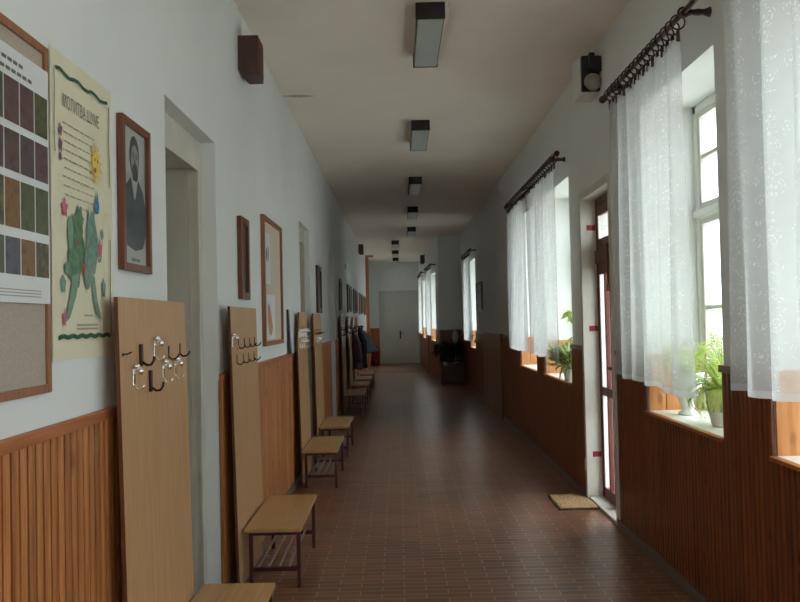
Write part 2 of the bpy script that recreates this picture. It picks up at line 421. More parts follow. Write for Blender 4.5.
SILL = 0.90; SILLT = SILL + .006
WINS = [(-4.7, -3.5, SILL, 2.80), (-3.0, -1.8, SILL, 2.80), (-1.3, -.1, SILL, 2.80), (.42, 1.62, SILL, 2.80), (2.12, 3.325, SILL, 2.80), (3.83, 5.01, SILL, 2.80), (7.14, 8.49, SILL, 2.76), (8.92, 10.17, SILL, 2.76), (15.95, 17.2, SILL, 2.72)]  # first four lie out of view, added to let in daylight near the camera
DOOR = (5.72, 6.60, 0.0, 2.47)
wall('wall_right', FR, Y0, 19.5, WINS + [DOOR], 0.42, M['wall'], M['reveal'])
LDOORS = [(3.47, 4.43, 0.0, 2.51), (8.2, 9.12, 0.0, 2.55), (11.6, 12.6, 0.0, 2.70)]
LWINS_ADDED = [(-4.9, -3.3, .8, 2.90), (-2.9, -1.3, .8, 2.90), (26.2, 27.1, 1.3, 2.5)]  # unseen windows added for daylight, behind the camera and the far casing
wall('wall_left', FL, Y0, Y1 + .3, LDOORS + LWINS_ADDED, 0.62, M['wall'], M['wall'])
FE = frame((0, 19.5), (1, 0), (0, 1)); wall('wall_front', FE, 1.0, 1.97, [], 0.3, M['wall'], M['wall'])
B0, B1 = Vector((1.0, 19.5)), Vector((0.86, 22.6)); C0, C1 = Vector((0.84, 22.6)), Vector((0.75, 28.0))
def angled(a, b):
    t = (b - a).normalized(); return frame(a, t, (t.y, -t.x)), (b - a).length
FB, LB = angled(B0, B1); FC, LC = angled(C0, C1)
WB = (0.9, 2.3, 0.95, 2.72); WC = (1.0, 2.9, 0.95, 2.72)
wall('wall_right_far', FB, 0, LB, [WB], 0.3, M['wall'], M['reveal'])
wall('wall_right_end', FC, 0, LC, [WC], 0.3, M['wall'], M['reveal'])
FEND = frame((0, Y1), (1, 0), (0, 1)); wall('wall_end', FEND, -1.1, 1.2, [(-.58, .615, 0, 2.46)], 0.25, M['wall'], M['wall'])
FBK = frame((0, Y0), (1, 0), (0, -1)); WBK_ADDED = (-.75, 1.3, .45, 2.95); wall('wall_back', FBK, -1.1, 1.7, [WBK_ADDED], 0.3, M['wall'], M['wall'])  # window in the back wall is added out of view for more daylight
struct(MB().box(-60, 60, -60, 90, -0.55, -0.45).build('ground', M['yard']))

# wainscot: tongue and groove planks
ntrim = [0]
def trim(o): return struct(o)
def planks(f, a0, a1, top, mat, cuts=(), th=0.02, gap=0.009, pitch=PITCHW):
    mb = MB(); n = math.floor(a0 / pitch); a = n * pitch
    mb.fbox(f, a0, a1, -th * .45, 0.004, 0.0, min([c[2] for c in cuts] + [top]) - .005)
    while a < a1 - 1e-4:
        p, q = max(a, a0), min(a + pitch, a1); m = (p + q) / 2; a += pitch
        if q - p < 0.006: continue
        t = top
        for c in cuts:
            if c[0] <= m <= c[1]: t = c[2]
        g = gap; e = min(0.006, (q - p) / 4); z0, z1 = 0.0, t
        pts = [(p + g / 2, -th * .45), (p + g / 2, -th + .004), (p + g / 2 + e, -th), (q - g / 2 - e, -th), (q - g / 2, -th + .004), (q - g / 2, -th * .45)]
        lo = [f(x, d, z0) for x, d in pts]; hi = [f(x, d, z1) for x, d in pts]
        for i in range(len(pts) - 1): mb.face([lo[i], lo[i + 1], hi[i + 1], hi[i]])
        mb.face(hi); mb.face(lo)
    return mb
def trimname():
    ntrim[0] += 1; return 'trim_%d' % ntrim[0]
WT = 1.225
for a, b in ((-1.25, 3.47), (4.43, 8.2), (9.12, 11.6), (12.6, 25.4)):
    trim(planks(FL, a, b, WT - .03, M['pine'], th=0.02, gap=.012 if a < 0 else .006).build(trimname(), M['pine']))
    cap = MB().fbox(FL, a, b, -0.026, 0.0, WT - .035, WT, 0.003); trim(cap.build(trimname(), M['pine_flat']))
    struct(MB().fbox(FL, a, b, -0.03, -0.0205, 0, 0.06).build('baseboard_left', M['skirt']))
WTR = 1.255
cutr = [(w[0], w[1], SILL - .012) for w in WINS]
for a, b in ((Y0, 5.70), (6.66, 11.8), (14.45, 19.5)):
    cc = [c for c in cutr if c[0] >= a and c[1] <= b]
    trim(planks(FR, a, b, WTR - .03, M['pine_shaded'], cc).build(trimname(), M['pine_shaded']))
    mb = MB(); p = a
    for c in cc + [(b, b, 0)]:
        if c[0] > p: mb.fbox(FR, p, c[0], -0.028, 0.0, WTR - .035, WTR, 0.003)
        p = c[1]
    trim(mb.build(trimname(), M['pine_shaded']))
    struct(MB().fbox(FR, a, b, -0.034, -0.0205, 0, 0.065, 0.003).build('baseboard_right', M['skirt']))
# flush board panel between the posts on the right
trim(MB().fbox(FR, 12.3, 14.45, -0.03, 0.0, 0, WTR).build(trimname(), M['pine_shaded']))
trim(MB().fbox(FR, 11.8, 12.3, -0.055, 0.0, 0, WTR + .01, .004).build(trimname(), M['pine_shaded']))
trim(planks(FE, 1.0, 1.55, 1.25, M['pine_shaded']).build(trimname(), M['pine_shaded']))
trim(planks(FB, 0, LB, 1.25, M['pine_shaded'], [(WB[0], WB[1], WB[2] - .01)]).build(trimname(), M['pine_shaded']))
trim(planks(FC, 0, LC, 1.25, M['pine_shaded'], [(WC[0], WC[1], WC[2] - .01)]).build(trimname(), M['pine_shaded']))
trim(planks(FEND, -1.0, -.66, 1.25, M['pine']).build(trimname(), M['pine']))
trim(MB().fbox(FB, LB - .14, LB, -.06, 0, 0, 1.27, .004).build(trimname(), M['pine_flat']))  # corner post in lighter pine, its tone standing in for a lit edge
# wooden casing and header across the left of the far corridor
mb = MB(); mb.box(-1.0, -.90, 24.9, 25.05, 0, 3.50); mb.box(-1.0, -.75, 24.9, 25.05, 3.50, CEIL)
trim(mb.build(trimname(), M['pine_flat']))
trim(MB().box(-.9, .86, 22.35, 22.55, 0, 0.004).build(trimname(), M['brass']))  # strip added to stand in for a bright streak of light on the floor

# ------------------------------------------------------------------ windows
def window(i, f, w, depth=0.33, detail=True):
    a, b, z, t = w; mid = (a + b) / 2
    r = sroot('window_%d' % i, f(mid, depth, z))
    fw = 0.05; D0, D1 = depth, depth + 0.07
    mb = MB()
    zt = t - .05
    for p, q, z0, z1 in ((a, a + fw, z, t), (b - fw, b, z, t), (a, b, zt, t), (a, b, z, z + fw), (a + fw, b - fw, 2.09, 2.15), (mid - .03, mid + .03, z, t)):
        mb.fbox(f, p, q, D0, D1, z0, z1, 0.004)
    mb.fbox(f, a + .01, b - .01, D0 - .02, D0, 2.10, 2.14, 0.004)
    mb.build('window_frame', M['white'], r)
    for (p, q) in ((a + fw, mid - .03), (mid + .03, b - fw)):
        for z0, z1 in ((z + fw, 2.09), (2.15, zt)):
            mb = MB(); s = .035
            mb.fbox(f, p, p + s, D0 + .01, D0 + .05, z0, z1); mb.fbox(f, q - s, q, D0 + .01, D0 + .05, z0, z1)
            mb.fbox(f, p + s, q - s, D0 + .01, D0 + .05, z0, z0 + s); mb.fbox(f, p + s, q - s, D0 + .01, D0 + .05, z1 - s, z1)
            zm = (z0 + z1) / 2 + .02
            mb.fbox(f, p + s, q - s, D0 + .015, D0 + .045, zm - .012, zm + .012)
            sash = mb.build('sash', M['oldwhite'], r)
            MB().fbox(f, p + s - .003, q - s + .003, D0 + .028, D0 + .032, z0 + s - .003, z1 - s + .003).build('pane', M['glass'], sash)
    if detail:
        mb = MB(); mb.fbox(f, mid - .012, mid + .012, D0 - .07, D0, 1.545, 1.57); mb.fbox(f, mid - .05, mid + .02, D0 - .085, D0 - .065, 1.548, 1.568, .003); mb.fbox(f, mid - .012, mid + .012, D0 - .012, D0, 1.5, 1.62)
        mb.build('latch', M['black'], r)
    mb = MB(); mb.fbox(f, a, b, -.0, depth, z - .02, z + .006, .002); mb.build('sill', M['white'], r)
    MB().fbox(f, a - .0, b, -.03, -.0, z - .014, z + .005, .002).build('sill_edge', M['pine_flat'], r)
    for p, q in ((a, a + .014), (b - .014, b)):
        mb = MB(); n = 3; dw = (depth - .005) / n
        for j in range(n): mb.fbox(f, p, q, .002 + j * dw, (j + 1) * dw - .003, z, WTR - .03, .002)
        mb.fbox(f, p - (.0 if p == a else .008), q + (.008 if p == a else 0), .0, depth - .005, WTR - .03, WTR, .002)
        mb.build('reveal_boards', M['pine_light'], r)
    # daylight entering: sampling portal filling the opening
    ld = bpy.data.lights.new('daylight_portal', 'AREA'); ld.shape = 'RECTANGLE'; ld.size = b - a; ld.size_y = t - z
    lo = bpy.data.objects.new('daylight_portal', ld); COL.objects.link(lo)
    lo.location = f(mid, depth + .1, (z + t) / 2)
    dirv = -f.dv; lo.rotation_euler = dirv.to_track_quat('-Z', 'Z').to_euler()
    # make local Y vertical
    zax = -dirv; yax = Vector((0, 0, 1)); xax = yax.cross(zax)
    lo.matrix_world = Matrix(((xax.x, yax.x, zax.x, lo.location.x), (xax.y, yax.y, zax.y, lo.location.y), (xax.z, yax.z, zax.z, lo.location.z), (0, 0, 0, 1)))
    ld.cycles.is_portal = True
for i, w in enumerate(WINS): window(i + 1, FR, w)
window(10, FB, WB, 0.2, False); window(11, FC, WC, 0.2, False); window(12, FBK, WBK_ADDED, 0.2, False)  # the last one, in the back wall, is an added daylight opening
for i, w in enumerate(LWINS_ADDED): window(13 + i, FL, w, 0.4, False)  # added left openings, only there to brighten the corridor

# ------------------------------------------------------------------ doors
def left_door(i, w, casing_d=.08, leaf_d=.5):
    a, b, z, t = w
    r = sroot('door_%d' % i, FL((a + b) / 2, .3, 0)); c = .10
    mb = MB()
    mb.fbox(FL, a, a + c, casing_d, casing_d + .05, 0, t, .004); mb.fbox(FL, b - c, b, casing_d, casing_d + .05, 0, t, .004); mb.fbox(FL, a + c, b - c, casing_d, casing_d + .05, t - .16, t, .004)
    mb.build('casing', M['oldwhite'], r)
    mb = MB(); e = .015
    mb.fbox(FL, a + c, a + c + e, casing_d - .01, casing_d, 0, t - .16 + e); mb.fbox(FL, b - c - e, b - c, casing_d - .012, casing_d, 0, t - .16); mb.fbox(FL, a + c, b - c, casing_d - .012, casing_d, t - .16 - e, t - .16)
    mb.build('casing_bead', M['oldwhite'], r)
    mb = MB(); mb.fbox(FL, a, a + c, casing_d + .05, leaf_d + .05, 0, t); mb.fbox(FL, b - c, b, casing_d + .05, leaf_d + .05, 0, t); mb.fbox(FL, a + c, b - c, casing_d + .05, leaf_d + .05, t - .16, t)
    mb.build('jamb_lining', M['doorpaint'], r)
    mb = MB(); mb.fbox(FL, a + c, b - c, leaf_d, leaf_d + .04, 0, t - .16)
    for z0, z1 in ((.15, .95), (1.1, 2.15)):
        for p, q in ((a + c + .08, (a + b) / 2 - .04), ((a + b) / 2 + .04, b - c - .08)): mb.fbox(FL, p, q, leaf_d - .008, leaf_d, z0, z1, .003)
    leaf = mb.build('door_leaf', M['doorpaint'], r)
    mb = MB(); mb.fbox(FL, b - c - .09, b - c - .05, leaf_d - .012, leaf_d, .95, 1.18); mb.tube([FL(b - c - .07, leaf_d - .01, 1.08), FL(b - c - .07, leaf_d - .05, 1.08), FL(b - c - .18, leaf_d - .05, 1.08)], .008)
    mb.build('handle', M['black'], leaf)
left_door(1, LDOORS[0]); left_door(2, LDOORS[1], .06, .16)
# arched niche: rounded head filled in above a plain leaf
r = sroot('door_3', FL(12.1, .3, 0)); a, b, z, t = LDOORS[2]
mb = MB(); n = 14
arc = [(a + (b - a) * j / n, 2.70 - .32 + .32 * math.sin(PI * j / n)) for j in range(n + 1)]
for (p, h), (q, g) in zip(arc, arc[1:]):
    mb.hexa([FL(p, 0, h), FL(q, 0, g), FL(q, .2, g), FL(p, .2, h), FL(p, 0, 2.71), FL(q, 0, 2.71), FL(q, .2, 2.71), FL(p, .2, 2.71)])
mb.build('arch_head', M['wall'], r)
mb = MB(); mb.fbox(FL, a, b, .2, .25, 0, 2.7); mb.build('door_leaf', M['doorpaint'], r)

# glazed garden door on the right
a, b, z, t = DOOR
r = sroot('door_4', FR((a + b) / 2, .2, 0))
mb = MB(); c = .055
mb.fbox(FR, a - c, a, -.03, .0, 0, t + c, .004); mb.fbox(FR, b, b + c, -.03, .0, 0, t + c, .004); mb.fbox(FR, a, b, -.03, 0, t, t + c, .004)
mb.fbox(FR, a, a + .01, -.03, .095, 0, t); mb.fbox(FR, b - .012, b, -.03, .095, 0, t); mb.fbox(FR, a, b, -.03, .095, t - .012, t)
mb.build('casing', M['oldwhite'], r)
mb = MB()
for zz in (2.23, 1.40, .37): mb.fbox(FR, b - .016, b - .011, .02, .09, zz - .022, zz + .022)
mb.build('strap', M['redtape'], r)
mb = MB()
for zz in (1.72, .28): mb.fbox(FR, b + .01, b + .04, -.038, -.03, zz - .05, zz + .05, .002)
mb.build('catch_plate', M['oldwhite'], r)
D0 = .095
mb = MB(); mid = (a + b) / 2
mb.fbox(FR, a, a + .025, D0, D0 + .04, 0, t); mb.fbox(FR, b - .02, b, D0, D0 + .04, 0, t); mb.fbox(FR, a, b, D0, D0 + .04, t - .06, t); mb.fbox(FR, a, b, D0 - .015, D0 + .04, 1.93, 2.04, .005)
mb.build('door_frame', M['redbrown'], r)
def leaf(p, q, zs, name):
    mb = MB(); s = .03; z0, z1 = zs[0], zs[-1]
    mb.fbox(FR, p, p + s, D0 + .004, D0 + .034, z0, z1, .004); mb.fbox(FR, q - s, q, D0 + .004, D0 + .034, z0, z1, .004)
    for j, zz in enumerate(zs):
        h = .07 if 0 < j < len(zs) - 1 else .09
        zb = zz if j == 0 else (zz - h if j == len(zs) - 1 else zz - h / 2)
        mb.fbox(FR, p + s, q - s, D0 + .004, D0 + .034, zb, zb + h, .004)
    if len(zs) > 2: mb.fbox(FR, (p + q) / 2 - .018, (p + q) / 2 + .018, D0 + .002, D0 + .034, z0 + .05, z1 - .05, .003)
    o = mb.build(name, M['redbrown'], r)
    mb = MB(); w = .024
    for p0, q0 in ((p + s, p + s + w), (q - s - w, q - s)):
        mb.fbox(FR, p0, q0, D0 + .006, D0 + .03, z0 + .06, z1 - .06)
    mb.build('glazing_bead', M['white'], o)
    MB().fbox(FR, p + s, q - s, D0 + .017, D0 + .020, z0 + .02, z1 - .02).build('pane', M['glass'], o)
    return o
leaf(a + .025, b - .025, [2.04, 2.41], 'fanlight')
leaf(a + .025, mid - .002, [.02, .89, 1.93], 'door_leaf'); lf = leaf(mid + .002, b - .025, [.02, .89, 1.93], 'door_leaf')
mb = MB(); mb.fbox(FR, mid - .02, mid + .02, D0 - .012, D0 + .012, .05, 1.92, .003); mb.tube([FR(mid, D0 - .02, 1.72), FR(mid, D0 - .02, 2.06)], .01); mb.fbox(FR, mid - .02, mid + .02, D0 - .035, D0 - .01, 1.69, 1.76, .004)
mb.build('meeting_bolt', M['redbrown'], lf)
mb = MB(); mb.fbox(FR, mid - .05, mid - .02, D0 - .005, D0 + .01, 1.0, 1.2); mb.tube([FR(mid - .035, D0, 1.1), FR(mid - .035, D0 - .05, 1.1), FR(mid - .14, D0 - .05, 1.1)], .009)
mb.build('handle', M['black'], lf)
struct(MB().fbox(FR, a, b, -.02, .3, 0, .025, .004).build('trim_sill', M['stone']))
ld = bpy.data.lights.new('daylight_portal', 'AREA'); ld.shape = 'RECTANGLE'; ld.size = b - a; ld.size_y = t
lo = bpy.data.objects.new('daylight_portal', ld); COL.objects.link(lo)
lo.matrix_world = Matrix(((0, 0, 1, 1.55 + D0 + .12), (1, 0, 0, (a + b) / 2), (0, 1, 0, t / 2), (0, 0, 0, 1))); ld.cycles.is_portal = True

# double door closing the corridor
r = sroot('door_5', (0.02, Y1, 0)); a, b, t = -.58, .615, 2.46
mb = MB(); c = .09
mb.fbox(FEND, a - c, a, -.03, 0, 0, t + c, .005); mb.fbox(FEND, b, b + c, -.03, 0, 0, t + c, .005); mb.fbox(FEND, a, b, -.03, 0, t, t + c, .005)
mb.build('casing', M['doorpaint'], r)
MB().fbox(FEND, a, b, .10, .12, 0, t).build('rebate_board', M['doorpaint'], r)
lv = []
for p, q in ((a, .018), (.022, b)):
    mb = MB(); mb.fbox(FEND, p, q, .05, .09, .01, t)
    for z0, z1 in ((.15, .75), (.87, 2.3)): mb.fbox(FEND, p + .1, q - .1, .042, .05, z0, z1, .004)
    lv.append(mb.build('door_leaf', M['doorpaint'], r))
mb = MB(); mb.fbox(FEND, .03, .075, .035, .05, .85, 1.15); mb.tube([FEND(.05, .045, 1.06), FEND(.05, 0, 1.06), FEND(.18, 0, 1.06)], .012)
mb.build('handle', M['black'], lv[1])

# ------------------------------------------------------------------ coat boards and benches
def hook_chrome(p):
    mb = MB(); x, y, z = p
    mb.lathe([(.004, .0), (.013, .001), (.013, .006), (.004, .008)], (x, y, z + .012), 12, 'x')
    mb.box(x, x + .005, y - .012, y + .012, z - .035, z + .03, .002)
    mb.lathe([(.003, 0), (.015, .004), (.016, .014), (.004, .022)], (x + .012, y, z + .03), 12, 'z')
    mb.tube([(x + .004, y, z + .02), (x + .02, y, z + .03)], .004, 8)
    mb.lathe([(.003, 0), (.014, .004), (.016, .014), (.006, .02)], (x + .02, y, z + .02), 12, 'x')
    mb.tube([(x + .004, y, z - .03), (x + .012, y, z - .046), (x + .026, y, z - .052), (x + .038, y, z - .044), (x + .042, y, z - .032)], .0032, 8)
    return mb, M['chrome']
def hook_brown(p):
    mb = MB(); x, y, z = p
    mb.box(x, x + .012, y - .014, y + .014, z - .055, z + .045, .003)
    mb.tube([(x + .01, y, z - .035), (x + .03, y, z - .05), (x + .05, y, z - .048), (x + .062, y, z - .03), (x + .064, y, z - .012)], .006, 8)
    return mb, M['bronze']
def hook_wire(p):
    mb = MB(); x, y, z = p
    mb.box(x, x + .006, y - .006, y + .006, z - .04, z + .035, .002)
    mb.tube([(x + .004, y, z - .03), (x + .018, y, z - .045), (x + .04, y, z - .044), (x + .056, y, z - .03), (x + .062, y, z - .014)], .0055, 8)
    return mb, M['darkwire']
def hook_pin(p):
    mb = MB(); x, y, z = p
    mb.tube([(x, y, z), (x + .02, y, z - .003), (x + .045, y, z + .008)], .004, 8); mb.box(x, x + .003, y - .012, y + .012, z - .012, z + .003)
    return mb, M['darkwire']
HK = {'c': (hook_chrome, 'chrome double coat hook'), 'b': (hook_brown, 'brown enamel coat hook on a plate'), 'w': (hook_wire, None), 'p': (hook_pin, 'broken stub of a coat hook')}
TILT = math.atan((.935 - .905) / 1.6)
def coat_board(y0, y1, hooks, label, cut=False):
    r = thing('coat_board', label, 'coat rack', (-.915, (y0 + y1) / 2, 0), 'tall coat boards along the left wall')
    hw = (y1 - y0) / 2
    xf = lambda z: .01 - .03 * z / 1.6
    def P(y, z, d=0.0): return Vector((xf(z) - d, y, z))
    mb = MB(); th = .014
    out = [(-hw, .03), (hw, .03), (hw, 1.6), (-hw, 1.6)] if not cut else [(-hw, .03), (hw, .03), (hw, 1.6), (-hw + .2, 1.6), (-hw, 1.31)]
    mb.face([P(y, z) for y, z in out]); mb.face([P(y, z, th) for y, z in out])
    mb.mi = 1
    for (p, q) in zip(out, out[1:] + out[:1]): mb.face([P(*p), P(*q), P(*q, th), P(*p, th)])
    bmesh.ops.remove_doubles(mb.bm, verts=mb.bm.verts, dist=1e-5)
    mb.build('back_panel', [M['oakboard'], M['edge']], r, world=False)
    for s in (-1, 1):
        mb = MB(); mb.box(.0, .05, s * (hw - .08) - .015, s * (hw - .08) + .015, 0, .012); mb.box(.008, .014, s * (hw - .08) - .015, s * (hw - .08) + .015, 0, .10)
        mb.build('foot_bracket', M['railgrey'], r, world=False)
    for kind, y, z in hooks:
        fn, lab = HK[kind]
        mb, m = fn((xf(z), y - (y0 + y1) / 2, z)); o = mb.build('coat_hook', m, r, world=False)
        if lab: o['label'] = lab
    return r
def bench(y0, y1, label):
    r = thing('bench', label, 'bench', (-.74, (y0 + y1) / 2, 0), 'low benches in front of the coat boards')
    hw = (y1 - y0) / 2; x0, x1 = -.155, .165
    MB().box(x0, x1, -hw, hw, .322, .345, .003).build('seat', M['seatboard'], r, world=False)
    s = .011
    for sy in (-1, 1):
        for x in (x0 + .03, x1 - .02):
            y = sy * (hw - .045)
            MB().box(x - s, x + s, y - s, y + s, 0, .322, .002).build('leg', M['redmetal'], r, world=False)
        y = sy * (hw - .045)
        for nm_, za, zb_ in (('side_rail', .298, .322), ('foot_rail', .095, .117)):
            MB().box(x0 + .03 + s, x1 - .02 - s, y - s, y + s, za, zb_).build(nm_, M['redmetal'], r, world=False)
    for x in (x0 + .03, x1 - .02):
        MB().box(x - .008, x + .008, -hw + .056, hw - .056, .3, .322).build('apron_rail', M['redmetal'], r, world=False)
    for j in range(4):
        x = x0 + .07 + j * .058
        MB().box(x - .007, x + .007, -hw + .04, hw - .04, .117, .125, .002).build('shoe_rail', M['railgrey'], r, world=False)
    return r
def scaled(fn, k_):
    def g(p):
        mb, m = fn((0, 0, 0))
        for v in mb.bm.verts: v.co = v.co * k_ + Vector(p)
        return mb, m
    return g
HK = {k_: (scaled(v_[0], {'c': .9, 'b': .8}.get(k_, .68)), v_[1]) for k_, v_ in HK.items()}
h1 = [('p', 2.70, 1.408), ('b', 2.88, 1.40), ('c', 3.05, 1.415), ('w', 3.235, 1.395), ('w', 3.40, 1.40), ('c', 2.80, 1.325), ('b', 2.98, 1.30), ('c', 3.15, 1.322), ('c', 3.315, 1.325)]
h2 = [('c', 4.47, 1.405)] + [('w', y, 1.39) for y in (4.64, 4.82, 4.99, 5.15)] + [('w', y, 1.30) for y in (4.58, 4.77, 4.94, 5.12)]
coat_board(2.67, 3.50, h1, 'nearest tall beige coat board, with mixed chrome and brown hooks, beside the first doorway')
coat_board(4.45, 5.26, h2, 'tall beige coat board with dark hooks, just past the first doorway')
def two_rows(y0, y1, k1, k2):
    L_ = y1 - y0
    return [(k1, y0 + L_ * (.12 + .19 * j), 1.40) for j in range(5)] + [(k2, y0 + L_ * (.2 + .2 * j), 1.30) for j in range(4)]
coat_board(7.36, 8.14, two_rows(7.36, 8.14, 'c', 'c'), 'third tall beige coat board, chrome hooks and slanted top corner, by the leaning white panel', True)
coat_board(8.78, 9.64, two_rows(8.78, 9.64, 'w', 'c'), 'fourth tall beige coat board, just past the second doorway')
fb = [(13.0, 13.86, 'coat board at the near end of the hanging coats, nothing hung on it'), (14.75, 15.6, 'coat board behind the hanging mauve coat'),
      (16.3, 17.15, 'coat board behind the hanging black coat'), (17.75, 18.6, 'coat board behind the slate blue jacket, last of the row')]
for a, b, l in fb: coat_board(a, b, two_rows(a, b, 'w', 'w'), l)
bench(2.74, 3.6, 'nearest low bench with beige seat, cut off by the picture bottom edge')
bench(4.535, 5.41, 'beige topped bench with red metal legs in front of the coat board with dark hooks')
bench(7.24, 8.13, 'third beige bench, in front of the coat board with the slanted top corner')
bench(8.86, 9.8, 'fourth beige bench, in front of the coat board past the second doorway')
bench(12.75, 13.7, 'shaded bench nearest the camera among those by the hanging coats')
bench(14.55, 15.5, 'shaded bench under the mauve coat')
bench(16.1, 17.0, 'shaded bench under the black coat')
bench(17.6, 18.5, 'shaded bench under the slate blue jacket, farthest of the row')

# coats
def coat(name, label, y, x, zt, zb, wy, wx, m, flare=0.0, seed=0):
    rnd = random.Random(seed)
    r = thing(name, label, 'coat', (x, y, zb)); n = 28; mb = MB(); rings = []
    for i in range(13):
        t = i / 12; z = zt - (zt - zb) * t
        s = min(1, .18 + 1.9 * t) if t < .3 else 1.0 * (1 - .12 * math.sin(PI * (t - .3) / .7)) + flare * (t - .3)
        cx = .06 * min(1, t * 3) + flare * .16 * t
        ring = []
        for j in range(n):
            a = 2 * PI * j / n; fold = 1 + .13 * min(1, t * 2.5) * math.sin(5 * a + 2.2 * t + seed) + .05 * math.sin(9 * a - t * 5)
            ring.append(mb.bm.verts.new((x + cx + wx * s * math.cos(a) * fold, y + wy * s * math.sin(a) * fold, z + (.03 * math.sin(3 * a + seed) if i == 12 else 0))))
        rings.append(ring)
    for A, B in zip(rings, rings[1:]):
        for j in range(n):
            f_ = mb.bm.faces.new([A[j], A[(j + 1) % n], B[(j + 1) % n], B[j]]); f_.smooth = True
    mb.bm.faces.new(rings[0]); mb.bm.faces.new(rings[-1])
    mb.build('coat_body', m, r)
    for sgn in (-1, 1):
        pts = [(x + .05, y + sgn * wy * .75, zt - .13), (x + .08, y + sgn * wy * 1.05, zt - .25), (x + .11, y + sgn * wy * 1.1, zt - .42), (x + .12, y + sgn * wy * 1.02, zt - .58)]
        MB().tube(pts, [.05, .058, .052, .042], 12).build('sleeve', m, r)
    MB().torus((x + .04, y, zt + .01), .03, .012).build('collar', m, r)
coat('coat', 'mauve coat hanging from a coat board', 14.95, -.86, 1.33, .62, .17, .085, M['mauvecoat'], .15, 1)
coat('coat', 'black coat hanging between the mauve coat and the slate jacket', 16.5, -.83, 1.36, .56, .17, .10, M['blackcoat'], .1, 2)
coat('jacket', 'slate blue jacket flaring out beyond the black coat', 17.9, -.87, 1.36, .82, .17, .12, M['bluecoat'], .9, 3)

# white panel leaning on the wainscot ledge
r = thing('leaning_panel', 'white panel with dark edge leaning behind the third coat board', 'panel', (-.972, 7.35, WT))
def lp(y0, y1, x0, x1, m, nm):
    mb = MB(); z0, z1 = WT + .002, 1.62
    mb.hexa([Vector(p) for p in ((x0 + .0, y0, z0), (x1, y0, z0), (x1, y1, z0), (x0, y1, z0), (x0 - .02, y0, z1), (x1 - .02, y0, z1), (x1 - .02, y1, z1), (x0 - .02, y1, z1))])
    return mb.build(nm, m, r)
lp(7.19, 7.6, -.978, -.965, M['sheet'], 'board'); lp(7.14, 7.19, -.979, -.962, M['darkpic'], 'edge_strip')

# ------------------------------------------------------------------ wall pictures and boards
def pic_frame(name, label, cat, y0, y1, z0, z1, fw, dep, m, loc=None, group=None):
    r = thing(name, label, cat, (-1.0, (y0 + y1) / 2, z0), group)
    mb = MB()
    mb.fbox(FL, y0, y0 + fw, -dep, -.001, z0, z1, .002); mb.fbox(FL, y1 - fw, y1, -dep, -.001, z0, z1, .002)
    mb.fbox(FL, y0 + fw, y1 - fw, -dep, -.001, z0, z0 + fw, .002); mb.fbox(FL, y0 + fw, y1 - fw, -dep, -.001, z1 - fw, z1, .002)
    mb.build('frame', m, r); return r
XW = lambda d: -1.0 + d
def patch(pts, d, m, nm, parent, mats=None):
    mb = MB(); mb.face([Vector((XW(d), y, z)) for y, z in pts]); return mb.build(nm, m, parent)
def rect(y0, y1, z0, z1): return [(y0, z0), (y1, z0), (y1, z1), (y0, z1)]
def blob(cy, cz, ry, rz, n=18, wob=0.0, seed=0, k=5):
    return [(cy + ry * math.cos(2 * PI * j / n) * (1 + wob * math.sin(k * 2 * PI * j / n + seed)), cz + rz * math.sin(2 * PI * j / n) * (1 + wob * math.sin(k * 2 * PI * j / n + seed))) for j in range(n)]
PO = (0, 0)
def multi(polys, d, m, nm, parent):
    mb = MB()
    for i, p in enumerate(polys): mb.face([Vector((XW(d + i * .00003), y + PO[0], z + PO[1])) for y, z in p])
    return mb.build(nm, m, parent)

def each(groups, d, m, nm, parent):
    for g in groups: multi(g, d, m, nm, parent)
# big notice board, left edge of the picture
r = pic_frame('notice_board', 'large framed notice board at the left edge, photo sheet pinned on its upper half', 'notice board', 1.05, 2.268, 1.320, 2.297, .024, .018, M['frame_light'])
MB().fbox(FL, 1.072, 2.246, -.010, -.002, 1.342, 2.275).build('felt', M['cork'], r)
r = thing('photo_sheet', 'white sheet with rows of small plant photographs pinned on the large notice board', 'poster', (-.986, 1.8, 1.57))
mb = MB(); mb.fbox(FL, 1.36, 2.258, -.0195, -.0182, 1.568, 2.225); mb.build('sheet', M['sheet'], r)
mb = MB(); rnd = random.Random(3); idx = 0
for row, (zb, zt) in enumerate(((2.03, 2.145), (1.905, 2.01), (1.76, 1.885), (1.64, 1.735))):
    for c in range(8):
        y0 = 2.25 - (c + 1) * .085 + .006; y1 = 2.25 - c * .085
        mb.mi = rnd.randrange(7)
        mb.face([Vector((XW(.0202), y, z)) for y, z in rect(y0, y1, zb, zt)])
mb.build('photo_grid', PH, r)
for z, y0, y1 in ((2.185, 1.84, 2.13), (2.16, 1.8, 2.17)):
    multi([rect(y0 + i * .03, y0 + i * .03 + .024, z, z + .01) for i in range(int((y1 - y0) / .03))], .0202, M['ink'], 'heading_line', r)
for z in (1.60, 1.592, 1.584): multi([rect(1.5, 2.2, z, z + .003)], .0202, M['inklight'], 'footer_line', r)

